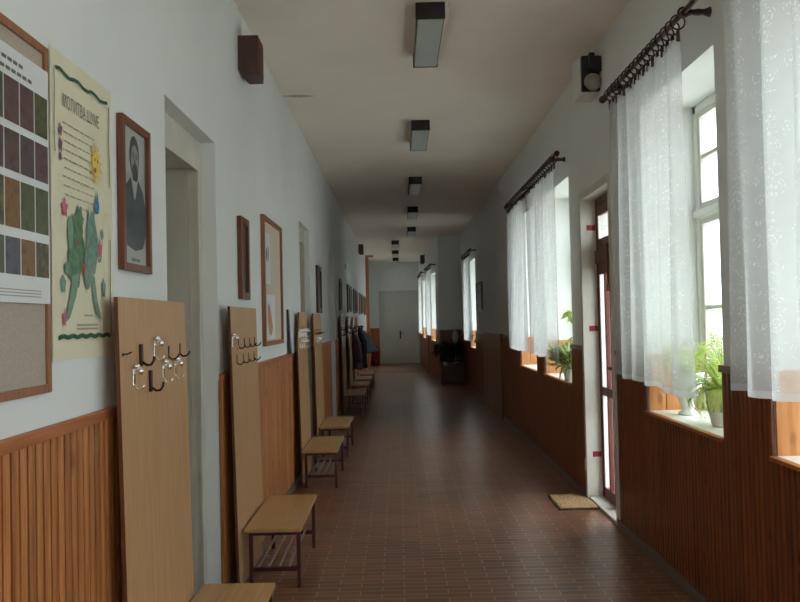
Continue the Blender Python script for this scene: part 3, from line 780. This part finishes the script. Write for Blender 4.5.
# forest poster
PY0, PY1, PZ0, PZ1 = 2.305, 2.80, 1.403, 2.325
r = thing('poster', 'cream poster headed МОЛИТВА ШУМЕ with a sun and leafy green drawing', 'poster', (-.995, 2.56, PZ0))
mb = MB(); n = 12
for i in range(n):
    for j in range(6):
        def q(a, b):
            y = PY0 + (PY1 - PY0) * a / n; z = PZ0 + (PZ1 - PZ0) * b / 6
            return Vector((XW(.004 + .003 * math.sin(a * 2.1) * (1 - b / 6) ** 2), y, z))
        mb.face([q(i, j), q(i + 1, j), q(i + 1, j + 1), q(i, j + 1)], True)
bmesh.ops.remove_doubles(mb.bm, verts=mb.bm.verts, dist=1e-5)
mb.build('sheet', M['paper'], r)
d = .0082
def line(pts, w, m, nm):
    polys = []
    for (a, b), (c, e) in zip(pts, pts[1:]):
        L_ = math.hypot(c - a, e - b) or 1; nx, nz = -(e - b) / L_ * w / 2, (c - a) / L_ * w / 2
        polys.append([(a + nx, b + nz), (c + nx, e + nz), (c - nx, e - nz), (a - nx, b - nz)])
    return polys
bords = []
bords.append(line([(PY0 + .03 + .035 * i, 2.268 + .006 * math.sin(i * 1.7)) for i in range(13)], .011, None, ''))
bords.append(line([(PY1 - .035 + .004 * math.sin(i * 1.3), 2.262 - i * .035) for i in range(9)], .006, None, ''))
bords.append(line([(PY0 + .02 + .003 * math.sin(i), 2.262 - i * .035) for i in range(8)], .004, None, ''))
bords.append(line([(PY0 + .03 + .035 * i, 1.47 + .006 * (i % 2)) for i in range(13)], .014, None, ''))
bords.append(line([(PY1 - .035, 1.80), (PY1 - .037, 1.6), (PY1 - .035, 1.47)], .006, None, ''))
each(bords, d, M['greenline'], 'border_line', r)
def text(s, size, y, z, dd, m, nm, parent, sx=1.0):
    cu = bpy.data.curves.new(nm, 'FONT'); cu.body = s; cu.size = size; cu.align_x = 'CENTER'
    o = bpy.data.objects.new(nm, cu); COL.objects.link(o)
    dg = bpy.context.evaluated_depsgraph_get(); me = bpy.data.meshes.new_from_object(o.evaluated_get(dg))
    bpy.data.objects.remove(o)
    off = parent.location
    xs = [v.co.x for v in me.vertices]; sx = sx / (max(xs) - min(xs))
    for v in me.vertices:
        X, Yv = v.co.x * sx, v.co.y
        v.co = Vector((XW(dd), y + X, z + Yv)) - off
    me.materials.clear(); me.materials.append(m)
    t = bpy.data.objects.new(nm, me); COL.objects.link(t); t.parent = parent; return t
text('МОЛИТВА ШУМЕ', .056, 2.53, 2.165, d, M['ink'], 'title', r, .29)
rnd = random.Random(5)
for j in range(10):
    tl = []; z = 2.115 - j * .027; y = PY0 + .075 + .006 * (j % 3); end = PY1 - .15 - rnd.random() * .03
    if j == 9: y, end = 2.5, 2.58
    while y < end:
        w = .012 + rnd.random() * .03; tl.append(rect(y, min(end, y + w), z, z + .0042)); y += w + .007
    multi(tl, d, M['inklight'], 'verse_line', r)
sun = [blob(2.705, 1.985, .032, .045)]
PO = (-0.062, 0.055)
multi([[(2.705 + .036 * math.cos(a) , 1.985 + .05 * math.sin(a)), (2.705 + .036 * math.cos(a + .3), 1.985 + .05 * math.sin(a + .3)), (2.705 + .058 * math.cos(a + .15), 1.985 + .082 * math.sin(a + .15))] for a in [i * 2 * PI / 14 for i in range(14)]] + sun, d, M['yellow'], 'sun', r)
PO = (-0.062, 0.055)
multi([blob(2.695, 1.963, .012, .009)] + [blob(2.695, 1.998, .005, .006), blob(2.718, 1.995, .005, .006)], d + .0008, M['red'], 'sun_face', r)
PO = (-0.065, 0.045)
multi([blob(2.715, 1.855, .018, .026), [(2.703, 1.875), (2.727, 1.875), (2.716, 1.91)]], d, M['blue'], 'drop', r)
PO = (0, 0.03)
multi([blob(2.475, 1.72, .06, .105, 30, .12, 1, 9), blob(2.46, 1.66, .05, .07, 24, .14, 2, 7), blob(2.50, 1.80, .03, .05, 24, .2, 0, 7)], d, M['green'], 'leafy_shape', r)
multi([blob(2.60, 1.74, .048, .10, 24, .06, 1, 5), [(2.565, 1.81), (2.585, 1.81), (2.57, 1.87)], [(2.60, 1.81), (2.625, 1.81), (2.62, 1.88)], blob(2.56, 1.66, .03, .07)], d + .0006, M['greenblue'], 'grey_green_shape', r)
for poly_ in ([[(2.44, 1.63), (2.495, 1.64), (2.47, 1.57), (2.42, 1.50), (2.385, 1.485), (2.42, 1.56)], [(2.585, 1.645), (2.62, 1.635), (2.64, 1.56), (2.68, 1.49), (2.63, 1.515), (2.60, 1.57)], blob(2.43, 1.76, .02, .05)]): multi([poly_], d + .0003, M['greenlight'], 'limb', r)
for poly_ in ([blob(2.39, 1.83, .02, .025, 20, .3, 0, 5), blob(2.668, 1.73, .018, .028, 20, .3, 0, 5), blob(2.38, 1.50, .012, .025, 20, .3, 0, 5)]): multi([poly_], d + .0004, M['pink'], 'flower', r)
for poly_ in ([blob(2.365, 2.06, .012, .018, 16, .25, 0, 4), blob(2.367, 2.015, .011, .02, 16, .25, 0, 4), blob(2.365, 1.98, .008, .012)]): multi([poly_], d, M['mauve'], 'vine_flower', r)
for poly_ in ([blob(2.49, 1.735, .008, .012), blob(2.53, 1.655, .014, .02)]): multi([poly_], d + .001, M['red'], 'red_spot', r)
for poly_ in ([blob(2.405, 1.65, .02, .02, 16, .2), blob(2.70, 1.60, .018, .03, 16, .2), blob(2.69, 1.78, .014, .018, 12, .2), blob(2.375, 1.60, .018, .025, 14, .2)]): multi([poly_], d, M['greenblue'], 'small_leaf', r)
multi(line([(2.64, 1.72), (2.66, 1.685), (2.68, 1.70), (2.69, 1.76)], .004, None, ''), d, M['greenline'], 'stem_line', r)
PO = (0, 0)
for z, y0, y1 in ((1.535, 2.53, 2.60), (1.505, 2.47, 2.64), (1.493, 2.47, 2.64)):
    multi([rect(y0, y1, z, z + .006)], d, M['inklight'], 'footer_line', r)

PO = (0, 0)
# portrait
r = pic_frame('portrait', 'brown framed grey portrait of a bearded man in a dark coat', 'picture', 2.86, 3.185, 1.705, 2.27, .028, .025, M['frame'])
patch(rect(2.875, 3.17, 1.73, 2.25), .008, M['printback'], 'print', r)
cy = 3.03
body = [(cy - .125, 1.85), (cy - .13, 1.95), (cy - .10, 2.02), (cy - .045, 2.06), (cy + .045, 2.06), (cy + .10, 2.02), (cy + .13, 1.95), (cy + .125, 1.85), (cy + .09, 1.80), (cy, 1.785), (cy - .09, 1.80)]
patch(body, .0085, M['coatprint'], 'coat_print', r)
multi([[(cy - .04, 2.06), (cy + .04, 2.06), (cy + .005, 1.98), (cy - .005, 1.98)]], .0088, M['printback'], 'shirt_print', r)
multi([blob(cy, 2.145, .056, .078, 24)], .0092, M['hairprint'], 'hair_print', r)
multi([blob(cy + .004, 2.128, .043, .06, 24)], .0096, M['skinprint'], 'face_print', r)
multi([blob(cy + .004, 2.083, .036, .034, 20, .06), rect(cy - .018, cy + .026, 2.105, 2.114), blob(cy - .016, 2.142, .008, .004, 10), blob(cy + .022, 2.142, .008, .004, 10), rect(cy - .026, cy - .006, 2.15, 2.155), rect(cy + .012, cy + .032, 2.15, 2.155), [(cy, 2.14), (cy + .006, 2.14), (cy + .012, 2.118), (cy - .004, 2.118)]], .01, M['hairprint'], 'beard_print', r)
multi([rect(cy - .045 + i * .014, cy - .035 + i * .014, 1.745, 1.757) for i in range(7)], .0085, M['inkdark'], 'caption', r)
MB().fbox(FL, 2.884, 3.161, -.018, -.016, 1.729, 2.246).build('glazing', M['picglass'], r)

def small_pic(label, y0, y1, z0, z1, fw, m, pm, group=None, cat='picture'):
    r = pic_frame('picture_frame', label, cat, y0, y1, z0, z1, fw, .03, m, group=group)
    MB().fbox(FL, y0 + fw - .003, y1 - fw + .003, -.012, -.002, z0 + fw - .003, z1 - fw + .003).build('picture', pm, r)
    return r
small_pic('narrow brown framed dark picture above the coat board with dark hooks', 5.0, 5.27, 1.657, 2.18, .045, M['frame'], M['darkpic'])
small_pic('dark framed picture above the fourth coat board', 9.75, 10.25, 1.615, 2.20, .06, M['frame_dark'], M['darkpic2'])
lab = ['first dark framed picture past the arched niche', 'second dark framed picture past the arched niche', 'third dark framed picture past the arched niche',
       'fourth dark framed picture past the arched niche', 'fifth dark framed picture past the arched niche', 'sixth framed picture past the arched niche, light brown frame', 'seventh framed picture past the arched niche', 'light brown framed picture farthest down the left wall']
for i, (y, w) in enumerate(((13.5, .45), (15.6, .55), (16.4, .55), (17.7, .6), (18.7, .6), (20.3, .7), (21.6, .8), (23.2, .9))):
    small_pic(lab[i], y, y + w, 1.70 - .02 * (i % 2), 2.23, .05, M['frame_dark'] if i < 5 else M['frame_light'], (M['darkpic'], M['darkpic2'], M['cork2'])[i % 3], 'framed pictures far down the left wall')
# display board
r = pic_frame('display_board', 'tall cream display board in a brown frame with paper cutouts', 'notice board', 5.86, 6.77, 1.332, 2.305, .035, .03, M['frame_light'])
MB().fbox(FL, 5.89, 6.74, -.012, -.002, 1.36, 2.28).build('felt', M['cork2'], r)
t = tag(MB().fbox(FL, 5.95, 6.2, -.015, -.0125, 1.80, 2.19).build('paper', M['sheet']), 'upper white paper with two dark figures pinned to the display board', 'paper')
multi([blob(6.03, 2.02, .022, .055), blob(6.1, 2.03, .02, .06)], .0158, M['coatprint'], 'figures', t)
t = tag(MB().fbox(FL, 5.98, 6.4, -.015, -.0125, 1.38, 1.72).build('paper', M['sheet']), 'lower white paper with a tan pine cone shape pinned to the display board', 'paper')
multi([[(6.04, 1.63), (6.11, 1.66), (6.21, 1.56), (6.27, 1.46), (6.19, 1.40), (6.09, 1.42), (6.03, 1.52)]], .0158, M['tanpaper'], 'cutout', t)
# dark notice frame on the right wall
r = thing('picture_frame', 'dark framed notice on the right wall between the curtained windows', 'picture', (1.55, 15.1, 1.65))
mb = MB(); y0, y1, z0, z1, fw = 14.6, 15.6, 1.65, 2.19, .05
for p, q, u, w in ((y0, y0 + fw, z0, z1), (y1 - fw, y1, z0, z1), (y0 + fw, y1 - fw, z0, z0 + fw), (y0 + fw, y1 - fw, z1 - fw, z1)): mb.fbox(FR, p, q, -.03, -.001, u, w)
mb.build('frame', M['frame_dark'], r); MB().fbox(FR, y0 + fw, y1 - fw, -.012, -.002, z0 + fw, z1 - fw).build('picture', M['darkpic'], r)

# ------------------------------------------------------------------ ceiling lamps, speakers, bell, detectors
def lamp(x, y, label):
    r = thing('ceiling_lamp', label, 'ceiling lamp', (x, y + .5, CEIL), 'box lamps along the corridor ceiling')
    hw, h, L_ = .095, .10, 1.02
    mb = MB(); mb.mi = 1
    mb.box(-hw + .004, hw - .004, -L_ / 2 + .03, L_ / 2 - .03, -h, 0, .003); mb.mi = 0
    mb.box(-hw, hw, -L_ / 2, -L_ / 2 + .03, -h - .004, 0, .004); mb.box(-hw, hw, L_ / 2 - .03, L_ / 2, -h - .004, 0, .004)
    mb.build('housing', [M['lampbox'], M['lampside']], r, world=False)
    MB().box(-hw + .012, hw - .012, -L_ / 2 + .032, L_ / 2 - .032, -h - .006, -h - .0005, .002).build('diffuser', M['diffuser'], r, world=False)
    return r
ords = ['nearest', 'second', 'third', 'fourth', 'fifth', 'sixth', 'seventh', 'farthest']
for i, (x, y) in enumerate(((.25, 5.12), (.27, 8.16), (.285, 11.4), (.30, 14.4), (.33, 17.5), (-.04, 20.4), (-.05, 23.3), (-.05, 26.0))):
    lamp(x, y, ('%s unlit box lamp %s along the corridor ceiling' % (ords[i], '' if i in (0, 7) else 'from the camera')).replace('  ', ' '))
def speaker(y, label, f, z=3.235, grp='wall loudspeakers under the ceiling'):
    r = thing('wall_speaker', label, 'speaker', f(y, 0, z), grp)
    mb = MB(); w, dp, h = .2, .13, .13
    prof = [(-.0, -h + .04), (-.035, -h), (-dp, -h), (-dp, h), (-.0, h)]
    lo = [f(y, d, z + q) for d, q in prof]; hi = [f(y + w, d, z + q) for d, q in prof]
    mb.face(lo); mb.face(hi)
    for i in range(5): mb.face([lo[i], lo[(i + 1) % 5], hi[(i + 1) % 5], hi[i]])
    mb.build('cabinet', M['speaker'], r)
    MB().fbox(f, y + .015, y + w - .015, -dp - .004, -dp, z - h + .02, z + h - .02, .001).build('grille', M['grille'], r)
speaker(5.13, 'dark wooden loudspeaker high on the near left wall', FL)
speaker(20.6, 'small dark loudspeaker far down the left wall', FL, 3.36)
speaker(1.1, 'dark loudspeaker high above the farthest curtained window', FC, 3.30)
r = thing('school_bell', 'white box with black bell striker and round gong above the glazed door', 'bell', (1.55, 6.03, 3.17))
MB().fbox(FR, 5.99, 6.2, -.15, -.001, 3.17, 3.46, .006).build('cover', M['white'], r)
MB().fbox(FR, 5.95, 5.99, -.135, -.001, 3.19, 3.455, .004).build('mechanism', M['black'], r)
mb = MB(); mb.fbox(FR, 5.89, 5.95, -.05, -.001, 3.32, 3.43, .004); mb.fbox(FR, 5.89, 5.95, -.09, -.05, 3.36, 3.46, .004); mb.build('striker', M['black'], r)
MB().lathe([(.005, 0), (.03, .002), (.06, .018), (.066, .04), (.062, .044), (.02, .05)], (1.49, 5.89, 3.25), 24, 'y').build('gong', M['railgrey'], r)
def detector(loc, label, axis=-1):
    r = thing('detector', label, 'detector', loc, 'small white fittings on the walls')
    MB().lathe([(.05, 0), (.055, .01 * axis), (.045, .03 * axis), (.02, .035 * axis)], loc, 20, 'x').build('housing', M['white'], r)
detector((1.55, 11.7, 3.4), 'small round white fitting high on the right wall past the double curtains')
detector((-1.0, 15.3, 2.55), 'small round white fitting on the left wall past the arched niche', 1)

# ------------------------------------------------------------------ curtain rods and lace curtains
def rod(f, a0, a1, z, brs, label, off=.13, group='curtain rods'):
    m_ = (a0 + a1) / 2
    r = thing('curtain_rod', label, 'curtain rod', f(m_, -off, z), group)
    MB().tube([f(a0, -off, z), f(m_, -off, z), f(a1, -off, z)], .014, 12).build('pole', M['rod'], r)
    for a, s in ((a0, -1), (a1, 1)):
        MB().tube([f(a + s * q, -off, z) for q in (-.02, 0, .012, .03, .05, .06)], [.02, .016, .014, .026, .024, .01], 12).build('finial', M['rod'], r)
    for a in brs:
        MB().tube([f(a, -off + q, z) for q in (0, .025, .045, .07, .095, .115, off - .001)], [.02, .018, .013, .017, .014, .02, .026], 12).build('bracket', M['rod'], r)
        MB().torus(f(a, -off, z), .024, .006).build('bracket_cup', M['rod'], r)
    return r
def curtain(f, a0, a1, zt, zb, label, rodz, off=.13, nr=14, folds=9, amp=.028, seed=0, sag=0.0, skew=0.0, nu=150, nv=26, dense=1.0):
    rnd = random.Random(seed)
    r = thing('lace_curtain', label, 'curtain', f((a0 + a1) / 2, -off, zb), 'white lace curtains')
    ph = [rnd.uniform(0, 6) for _ in range(4)]
    mb = MB(); bm = mb.bm; uvl = bm.loops.layers.uv.new('UVMap'); mb.uvl = uvl
    cloth_w = (a1 - a0) * 1.35
    grid = []
    for j in range(nv + 1):
        v = j / nv; row = []
        for i in range(nu + 1):
            u = i / nu
            w = 2 * PI * folds * u
            am = amp * (.55 + .45 * (1 - v)) * (.6 + .4 * math.sin(2.3 * PI * u + ph[0]))
            d = am * math.sin(w + ph[1] + .5 * math.sin(3 * u * PI + ph[2]) * (1 - v)) + .012 * math.sin(5.3 * w / folds + 2.5 * v + ph[3]) * (1 - v)
            a = a0 + (a1 - a0) * u + .012 * math.cos(w + ph[1]) + skew * (1 - v) * (1 - u)
            z = zb + (zt - zb) * v - (.006 * math.sin(w * .5 + ph[2]) + sag * (u - .5)) * (1 - v)
            if j == nv: z -= .012 * abs(math.sin(PI * u * (nr - 1)))
            row.append(bm.verts.new(f(a, -off + d, z)))
        grid.append(row)
    for j in range(nv):
        for i in range(nu):
            fc = bm.faces.new([grid[j][i], grid[j][i + 1], grid[j + 1][i + 1], grid[j + 1][i]]); fc.smooth = True
            for lp_, (ii, jj) in zip(fc.loops, ((i, j), (i + 1, j), (i + 1, j + 1), (i, j + 1))):
                lp_[uvl].uv = (ii / nu * cloth_w, jj / nv * (zt - zb))
    mb.build('lace_panel', M['lace'], r)
    for i in range(nr):
        u = i / (nr - 1); a = a0 + .01 + (a1 - a0 - .02) * u
        mb = MB(); mb.torus(f(a, -off, rodz - .018), .036, .0045); mb.tube([f(a, -off, rodz - .054), f(a, -off, rodz - .066)], .004, 6); mb.fbox(f, a - .004, a + .004, -off - .008, -off + .008, zt - .03, rodz - .06)
        mb.build('curtain_ring', M['rod'], r)
RZ = 2.97
rod(FR, 1.95, 5.36, RZ, (2.25, 3.86, 5.1), 'nearest dark turned curtain rod, over the two windows before the glazed door')
curtain(FR, 3.93, 5.23, RZ - .085, 1.10, 'sheer lace curtain between the wall pillar and the glazed door', RZ, nr=17, folds=7, seed=4, sag=-.04, skew=0.0, amp=.03)
curtain(FR, 1.95, 3.40, RZ - .085, 1.17, 'nearest lace curtain, cut off by the right edge of the picture', RZ, nr=15, folds=6, seed=11, amp=.045)
RZ2 = 2.935
rod(FR, 7.02, 10.24, RZ2, (7.26, 8.8, 10.05), 'dark turned curtain rod over the double window past the glazed door')
curtain(FR, 7.1, 8.70, RZ2 - .085, 1.115, 'lace curtain just past the glazed door, near half of the double window', RZ2, nr=15, folds=9, seed=5)
curtain(FR, 8.80, 10.2, RZ2 - .085, 1.12, 'lace curtain on the far half of the double window', RZ2, nr=14, folds=9, seed=6)
rod(FR, 15.5, 17.5, 2.85, (15.7, 17.3), 'dark curtain rod above the window behind the planter corner')
curtain(FR, 15.75, 17.4, 2.77, 1.06, 'lace curtain beside the dark planter corner', 2.85, nr=9, folds=8, seed=7, nu=90, nv=12)
rod(FB, .6, 2.55, 2.9, (.75, 2.4), 'dark curtain rod on the angled wall past the planter')
curtain(FB, .85, 2.45, 2.82, 1.1, 'lace curtain on the angled wall past the planter', 2.9, nr=8, folds=8, seed=8, nu=80, nv=10)
rod(FC, .7, 3.1, 2.9, (.9, 2.95), 'farthest dark curtain rod, beside the end door')
curtain(FC, .9, 2.95, 2.82, 1.1, 'farthest lace curtain, beside the end door', 2.9, nr=8, folds=8, seed=9, nu=80, nv=10)

# ------------------------------------------------------------------ plants
def within(mb, x0, x1, y0, y1, zs=None, xs=1.5):
    # leaves stop at the wall, the glass and the lace instead of growing through them
    bad = [f for f in mb.bm.faces if any(not (x0 < v.co.x < x1 and y0 < v.co.y < y1) or (zs and v.co.x > xs and v.co.z < zs) for v in f.verts)]
    bmesh.ops.delete(mb.bm, geom=bad, context='FACES'); return mb
def fern_foliage(c, n, lmin, lmax, seed, up=.5, droop=1.0, mat=None, az=None):
    rnd = random.Random(seed); mb = MB(); c = Vector(c)
    for i in range(n):
        a = rnd.uniform(0, 2 * PI) if az is None else rnd.uniform(*az); L_ = rnd.uniform(lmin, lmax); el = rnd.uniform(.35, 1.35) * up * 1.6
        if math.cos(a) < -.1: L_ *= .62; el = max(el, .7) if up > .5 else el
        dh = Vector((math.cos(a), math.sin(a), 0)); pts = []; p = c + dh * .02; e = el; N = 16
        for k_ in range(N + 1):
            pts.append(p.copy()); p = p + (dh * math.cos(e) + Vector((0, 0, math.sin(e)))) * (L_ / N); e -= droop * (.06 + .11 * k_ / N) * rnd.uniform(.8, 1.2)
        mb.tube(pts, [.0022 * (1 - .7 * k_ / N) for k_ in range(N + 1)], 4, False)
        side = dh.cross(Vector((0, 0, 1))).normalized()
        for k_ in range(2, N * 2):
            t = k_ / (N * 2); i0 = min(N - 1, int(t * N)); q = pts[i0].lerp(pts[i0 + 1], t * N - i0); tg = (pts[i0 + 1] - pts[i0]).normalized()
            ll = .034 * math.sin(PI * min(1, .12 + .88 * t)) ** .7 * (1.15 - .6 * t) + .006
            for s in (-1, 1):
                dv = (side * s + tg * .35 + Vector((0, 0, rnd.uniform(-.35, .1)))).normalized(); w = tg * .004
                mb.face([q - w, q + dv * ll * .5 - w * 1.2, q + dv * ll, q + dv * ll * .5 + w * 1.2])
    return mb
VASE = [(.055, 0), (.058, .012), (.034, .03), (.036, .045), (.052, .08), (.075, .15), (.092, .22), (.098, .25), (.092, .252), (.085, .235), (.02, .23)]
r = thing('potted_fern', 'light green fern in a tall flared white vase on the window sill, behind the lace', 'potted plant', (1.70, 4.74, SILLT))
MB().lathe(VASE, (1.70, 4.74, SILLT), 28).build('vase', M['potwhite'], r)
MB().lathe([(.083, .228), (.06, .236), (.01, .24)], (1.70, 4.74, SILLT), 20).build('soil', M['soil'], r)
within(fern_foliage((1.70, 4.74, SILLT + .24), 34, .4, .62, 2, .65, .8), 1.47, 1.87, 4.40, 4.99, SILLT).build('fronds', M['fern'], r)
r = thing('potted_fern', 'light green fern spilling over a white patterned pot on the sill by the wall pillar', 'potted plant', (1.70, 4.22, SILLT))
MB().lathe([(.055, 0), (.062, .01), (.078, .09), (.088, .17), (.093, .19), (.087, .192), (.08, .175), (.02, .17)], (1.70, 4.22, SILLT), 28).build('pot', M['potwhite'], r)
mb = MB()
for i in range(12):
    a = 2 * PI * i / 12; rr_ = .0802
    u = Vector((math.cos(a), math.sin(a), 0)); w = Vector((-math.sin(a), math.cos(a), 0)); c = Vector((1.70, 4.22, SILLT + .08))
    mb.hexa([c + u * .0745 - w * .005, c + u * .0745 + w * .005, c + u * .078 + w * .005, c + u * .078 - w * .005, c + u * .085 - w * .005 + Vector((0, 0, .055)), c + u * .085 + w * .005 + Vector((0, 0, .055)), c + u * .0868 + w * .005 + Vector((0, 0, .055)), c + u * .0868 - w * .005 + Vector((0, 0, .055))])
mb.build('relief_bars', M['greenlight'], r)
MB().lathe([(.078, .168), (.05, .176), (.01, .18)], (1.70, 4.22, SILLT), 20).build('soil', M['soil'], r)
ff = fern_foliage((1.70, 4.22, SILLT + .18), 28, .42, .66, 8, .95, .7)
ff.merge(fern_foliage((1.70, 4.22, SILLT + .18), 30, .36, .5, 9, .4, 1.6).bm); within(ff, 1.47, 1.87, 3.85, 4.52, SILLT, 1.5).build('fronds', M['fern'], r)
# aloe on the nearest sill
r = thing('potted_plant', 'blue green long leaved plant on the nearest window sill, behind the nearest lace', 'potted plant', (1.72, 2.85, SILLT))
MB().lathe([(.05, 0), (.06, .01), (.075, .12), (.08, .13), (.07, .125), (.02, .12)], (1.72, 2.85, SILLT), 24).build('pot', M['potwhite'], r)
def ribbons(c, n, L0, L1, wd, seed, el=(.5, 1.3), drop=1.0, az=None):
    rnd = random.Random(seed); mb = MB(); c = Vector(c)
    for i in range(n):
        a = rnd.uniform(0, 2 * PI) if az is None else rnd.uniform(*az); L_ = rnd.uniform(L0, L1); e = rnd.uniform(*el); dh = Vector((math.cos(a), math.sin(a), 0)); sd = dh.cross(Vector((0, 0, 1)))
        p = c + dh * .01; N = 14; prev = None
        for k_ in range(N + 1):
            w = wd * math.sin(PI * min(1, .25 + .75 * k_ / N)) * (1 - (k_ / N) ** 3) + .0008
            nz = Vector((0, 0, 1)) * w * .35
            cur = (p - sd * w + nz, p - sd * w * .4, p + sd * w * .4, p + sd * w + nz)
            if prev:
                for q, mi in ((0, 1), (1, 0), (2, 1)):
                    mb.mi = mi; mb.face([prev[q], prev[q + 1], cur[q + 1], cur[q]], True)
            prev = cur
            p = p + (dh * math.cos(e) + Vector((0, 0, math.sin(e)))) * (L_ / N); e = max(-1.5, e - drop * (.1 + .12 * k_ / N))
    return mb
within(ribbons((1.72, 2.85, SILLT + .12), 22, .22, .36, .012, 5, (.6, 1.4), .5), 1.48, 1.87, 2.2, 3.3).build('leaves', [M['aloe'], M['aloe']], r)
r = thing('spider_plant', 'striped spider plant drooping over the sill beside the glazed door', 'potted plant', (1.60, 7.5, SILLT))
MB().lathe([(.05, 0), (.055, .01), (.07, .10), (.075, .11), (.066, .105), (.02, .1)], (1.60, 7.5, SILLT), 24).build('pot', M['potwhite'], r)
within(ribbons((1.60, 7.5, SILLT + .1), 110, .4, .8, .017, 3, (.4, 1.3), 1.0, (2.4, 5.6)), 1.39, 1.87, 7.16, 8.47, SILLT, 1.51).build('leaves', [M['spider'], M['spiderpale']], r)
r = thing('potted_plant', 'yellow green leafy plant behind the spider plant in the window', 'potted plant', (1.78, 7.75, SILLT))
MB().lathe([(.055, 0), (.06, .01), (.08, .13), (.085, .14), (.075, .135), (.02, .13)], (1.78, 7.75, SILLT), 24).build('pot', M['potwhite'], r)
def broad(c, n, h, seed, ll=.11, lw=.035, spread=.22):
    rnd = random.Random(seed); st = MB(); mb = MB(); c = Vector(c)
    for i in range(n):
        a = rnd.uniform(0, 2 * PI); hh = rnd.uniform(.35, 1) * h; sp = rnd.uniform(.2, 1) * spread; tip = c + Vector((math.cos(a) * sp, math.sin(a) * sp, hh))
        st.tube([c, c.lerp(tip, .5) + Vector((0, 0, .04)), tip], .003, 5)
        for q in range(3):
            b = a + rnd.uniform(-1.2, 1.2); e = rnd.uniform(-.7, .5); dv = Vector((math.cos(b) * math.cos(e), math.sin(b) * math.cos(e), math.sin(e))); sd = dv.cross(Vector((0, 0, 1))).normalized()
            base = tip; pr = []
            for k_ in range(6):
                t = k_ / 5; w = lw * math.sin(PI * (t * .93 + .04)) ** .8; m_ = base + dv * ll * t + Vector((0, 0, -.03 * t * t)); pr.append((m_ - sd * w, m_ + Vector((0, 0, -.006)), m_ + sd * w))
            for A, B in zip(pr, pr[1:]):
                mb.face([A[0], A[1], B[1], B[0]], True); mb.face([A[1], A[2], B[2], B[1]], True)
    return st, mb
st, lv_ = broad((1.78, 7.75, SILLT + .13), 26, .52, 4)
st.build('stems', M['spider'], r); within(lv_, 1.5, 1.87, 7.16, 8.47).build('leaves', M['broad'], r)
# little pot under the far lace curtain
r = thing('potted_plant', 'tiny dark plant on the sill below the lace by the planter corner', 'potted plant', (1.66, 16.2, SILLT))
MB().lathe([(.05, 0), (.06, .01), (.08, .12), (.085, .13), (.02, .12)], (1.66, 16.2, SILLT), 20).build('pot', M['potwhite'], r)
st, lv_ = broad((1.66, 16.2, SILLT + .12), 12, .16, 9); within(st, 1.46, 1.87, 15.97, 17.2).build('stems', M['darkleaf'], r); within(lv_, 1.46, 1.87, 15.97, 17.2).build('leaves', M['darkleaf'], r)
# corner planter
r = thing('planter', 'dark wooden planter full of dark leafy plants in the far right corner', 'planter', (1.2, 18.6, 0))
mb = MB(); mb.box(.95, 1.48, 18.35, 18.8, .05, .5, .006); mb.box(.93, 1.50, 18.33, 18.82, .47, .53, .006)
for x in (.96, 1.43):
    for y in (18.36, 18.75): mb.box(x, x + .04, y, y + .04, 0, .06)
mb.build('box', M['planter'], r)
MB().box(.96, 1.47, 18.36, 18.79, .5, .535).build('soil', M['soil'], r)
sm, lm = MB(), MB()
for q, (x, y) in enumerate(((1.05, 18.5), (1.2, 18.6), (1.38, 18.5), (1.0, 18.7), (1.3, 18.7))):
    st, lv_ = broad((x, y, .53), 16, .45, 20 + q, .16, .05, .22)
    for a, b in ((sm, st), (lm, lv_)):
        a.merge(b.bm)
within(sm, .6, 1.51, 18.0, 19.4).build('stems', M['darkleaf'], r); within(lm, .6, 1.51, 18.0, 19.4).build('leaves', M['darkleaf'], r)
mb = MB(); c = Vector((1.30, 18.5, .55))
mb.tube([c, c + Vector((0, 0, .3)), c + Vector((-.01, 0, .42))], .012, 6)
mb.lathe([(.01, .38), (.05, .44), (.075, .52), (.07, .6), (.04, .67), (.006, .71)], c, 16); mb.build('pale_flower_head', M['paleleaf'], r)
ribbons((1.36, 18.34, .5), 3, .16, .24, .03, 5, (-.1, .4), .5, (3.6, 4.4)).build('pale_leaves', [M['paleleaf'], M['paleleaf']], r)
ribbons((1.02, 18.34, .52), 3, .16, .24, .03, 6, (-.2, .4), .6, (4.4, 5.2)).build('pale_leaves', [M['paleleaf'], M['paleleaf']], r)

# ------------------------------------------------------------------ door mat, bin
r = thing('door_mat', 'straw coloured coir mat on the tiles in front of the glazed door', 'mat', (1.4, 6.5, 0))
mb = MB(); rnd = random.Random(2); nx, ny = 40, 46; g = []
x0, x1, y0, y1 = 1.22, 1.525, 6.24, 6.73
for j in range(ny + 1):
    g.append([mb.bm.verts.new((x0 + (x1 - x0) * i / nx + rnd.uniform(-.002, .002), y0 + (y1 - y0) * j / ny + rnd.uniform(-.002, .002), (.02 + rnd.uniform(-.003, .003)) if 0 < i < nx and 0 < j < ny else .001)) for i in range(nx + 1)])
for j in range(ny):
    for i in range(nx): mb.bm.faces.new([g[j][i], g[j][i + 1], g[j + 1][i + 1], g[j + 1][i]])
mb.build('pile', M['mat'], r)
mb = MB()
for y in (y0 - .004, y1 - .004): mb.box(x0 - .004, x1 + .004, y, y + .01, .001, .016, .003)
for x in (x0 - .006, x1 - .004): mb.box(x, x + .01, y0, y1, .001, .016, .003)
mb.build('binding', M['matedge'], r)
r = thing('waste_bin', 'red bin beside the double door at the corridor end', 'bin', (-.8, 27.7, 0))
MB().lathe([(.10, 0), (.14, .42), (.15, .43), (.15, .45), (.135, .45), (.1, .05), (.02, .04)], (-.8, 27.7, 0), 24).build('bucket', M['redbin'], r)
MB().torus((-.8, 27.7, .46), .15, .006).build('handle', M['darkwire'], r)
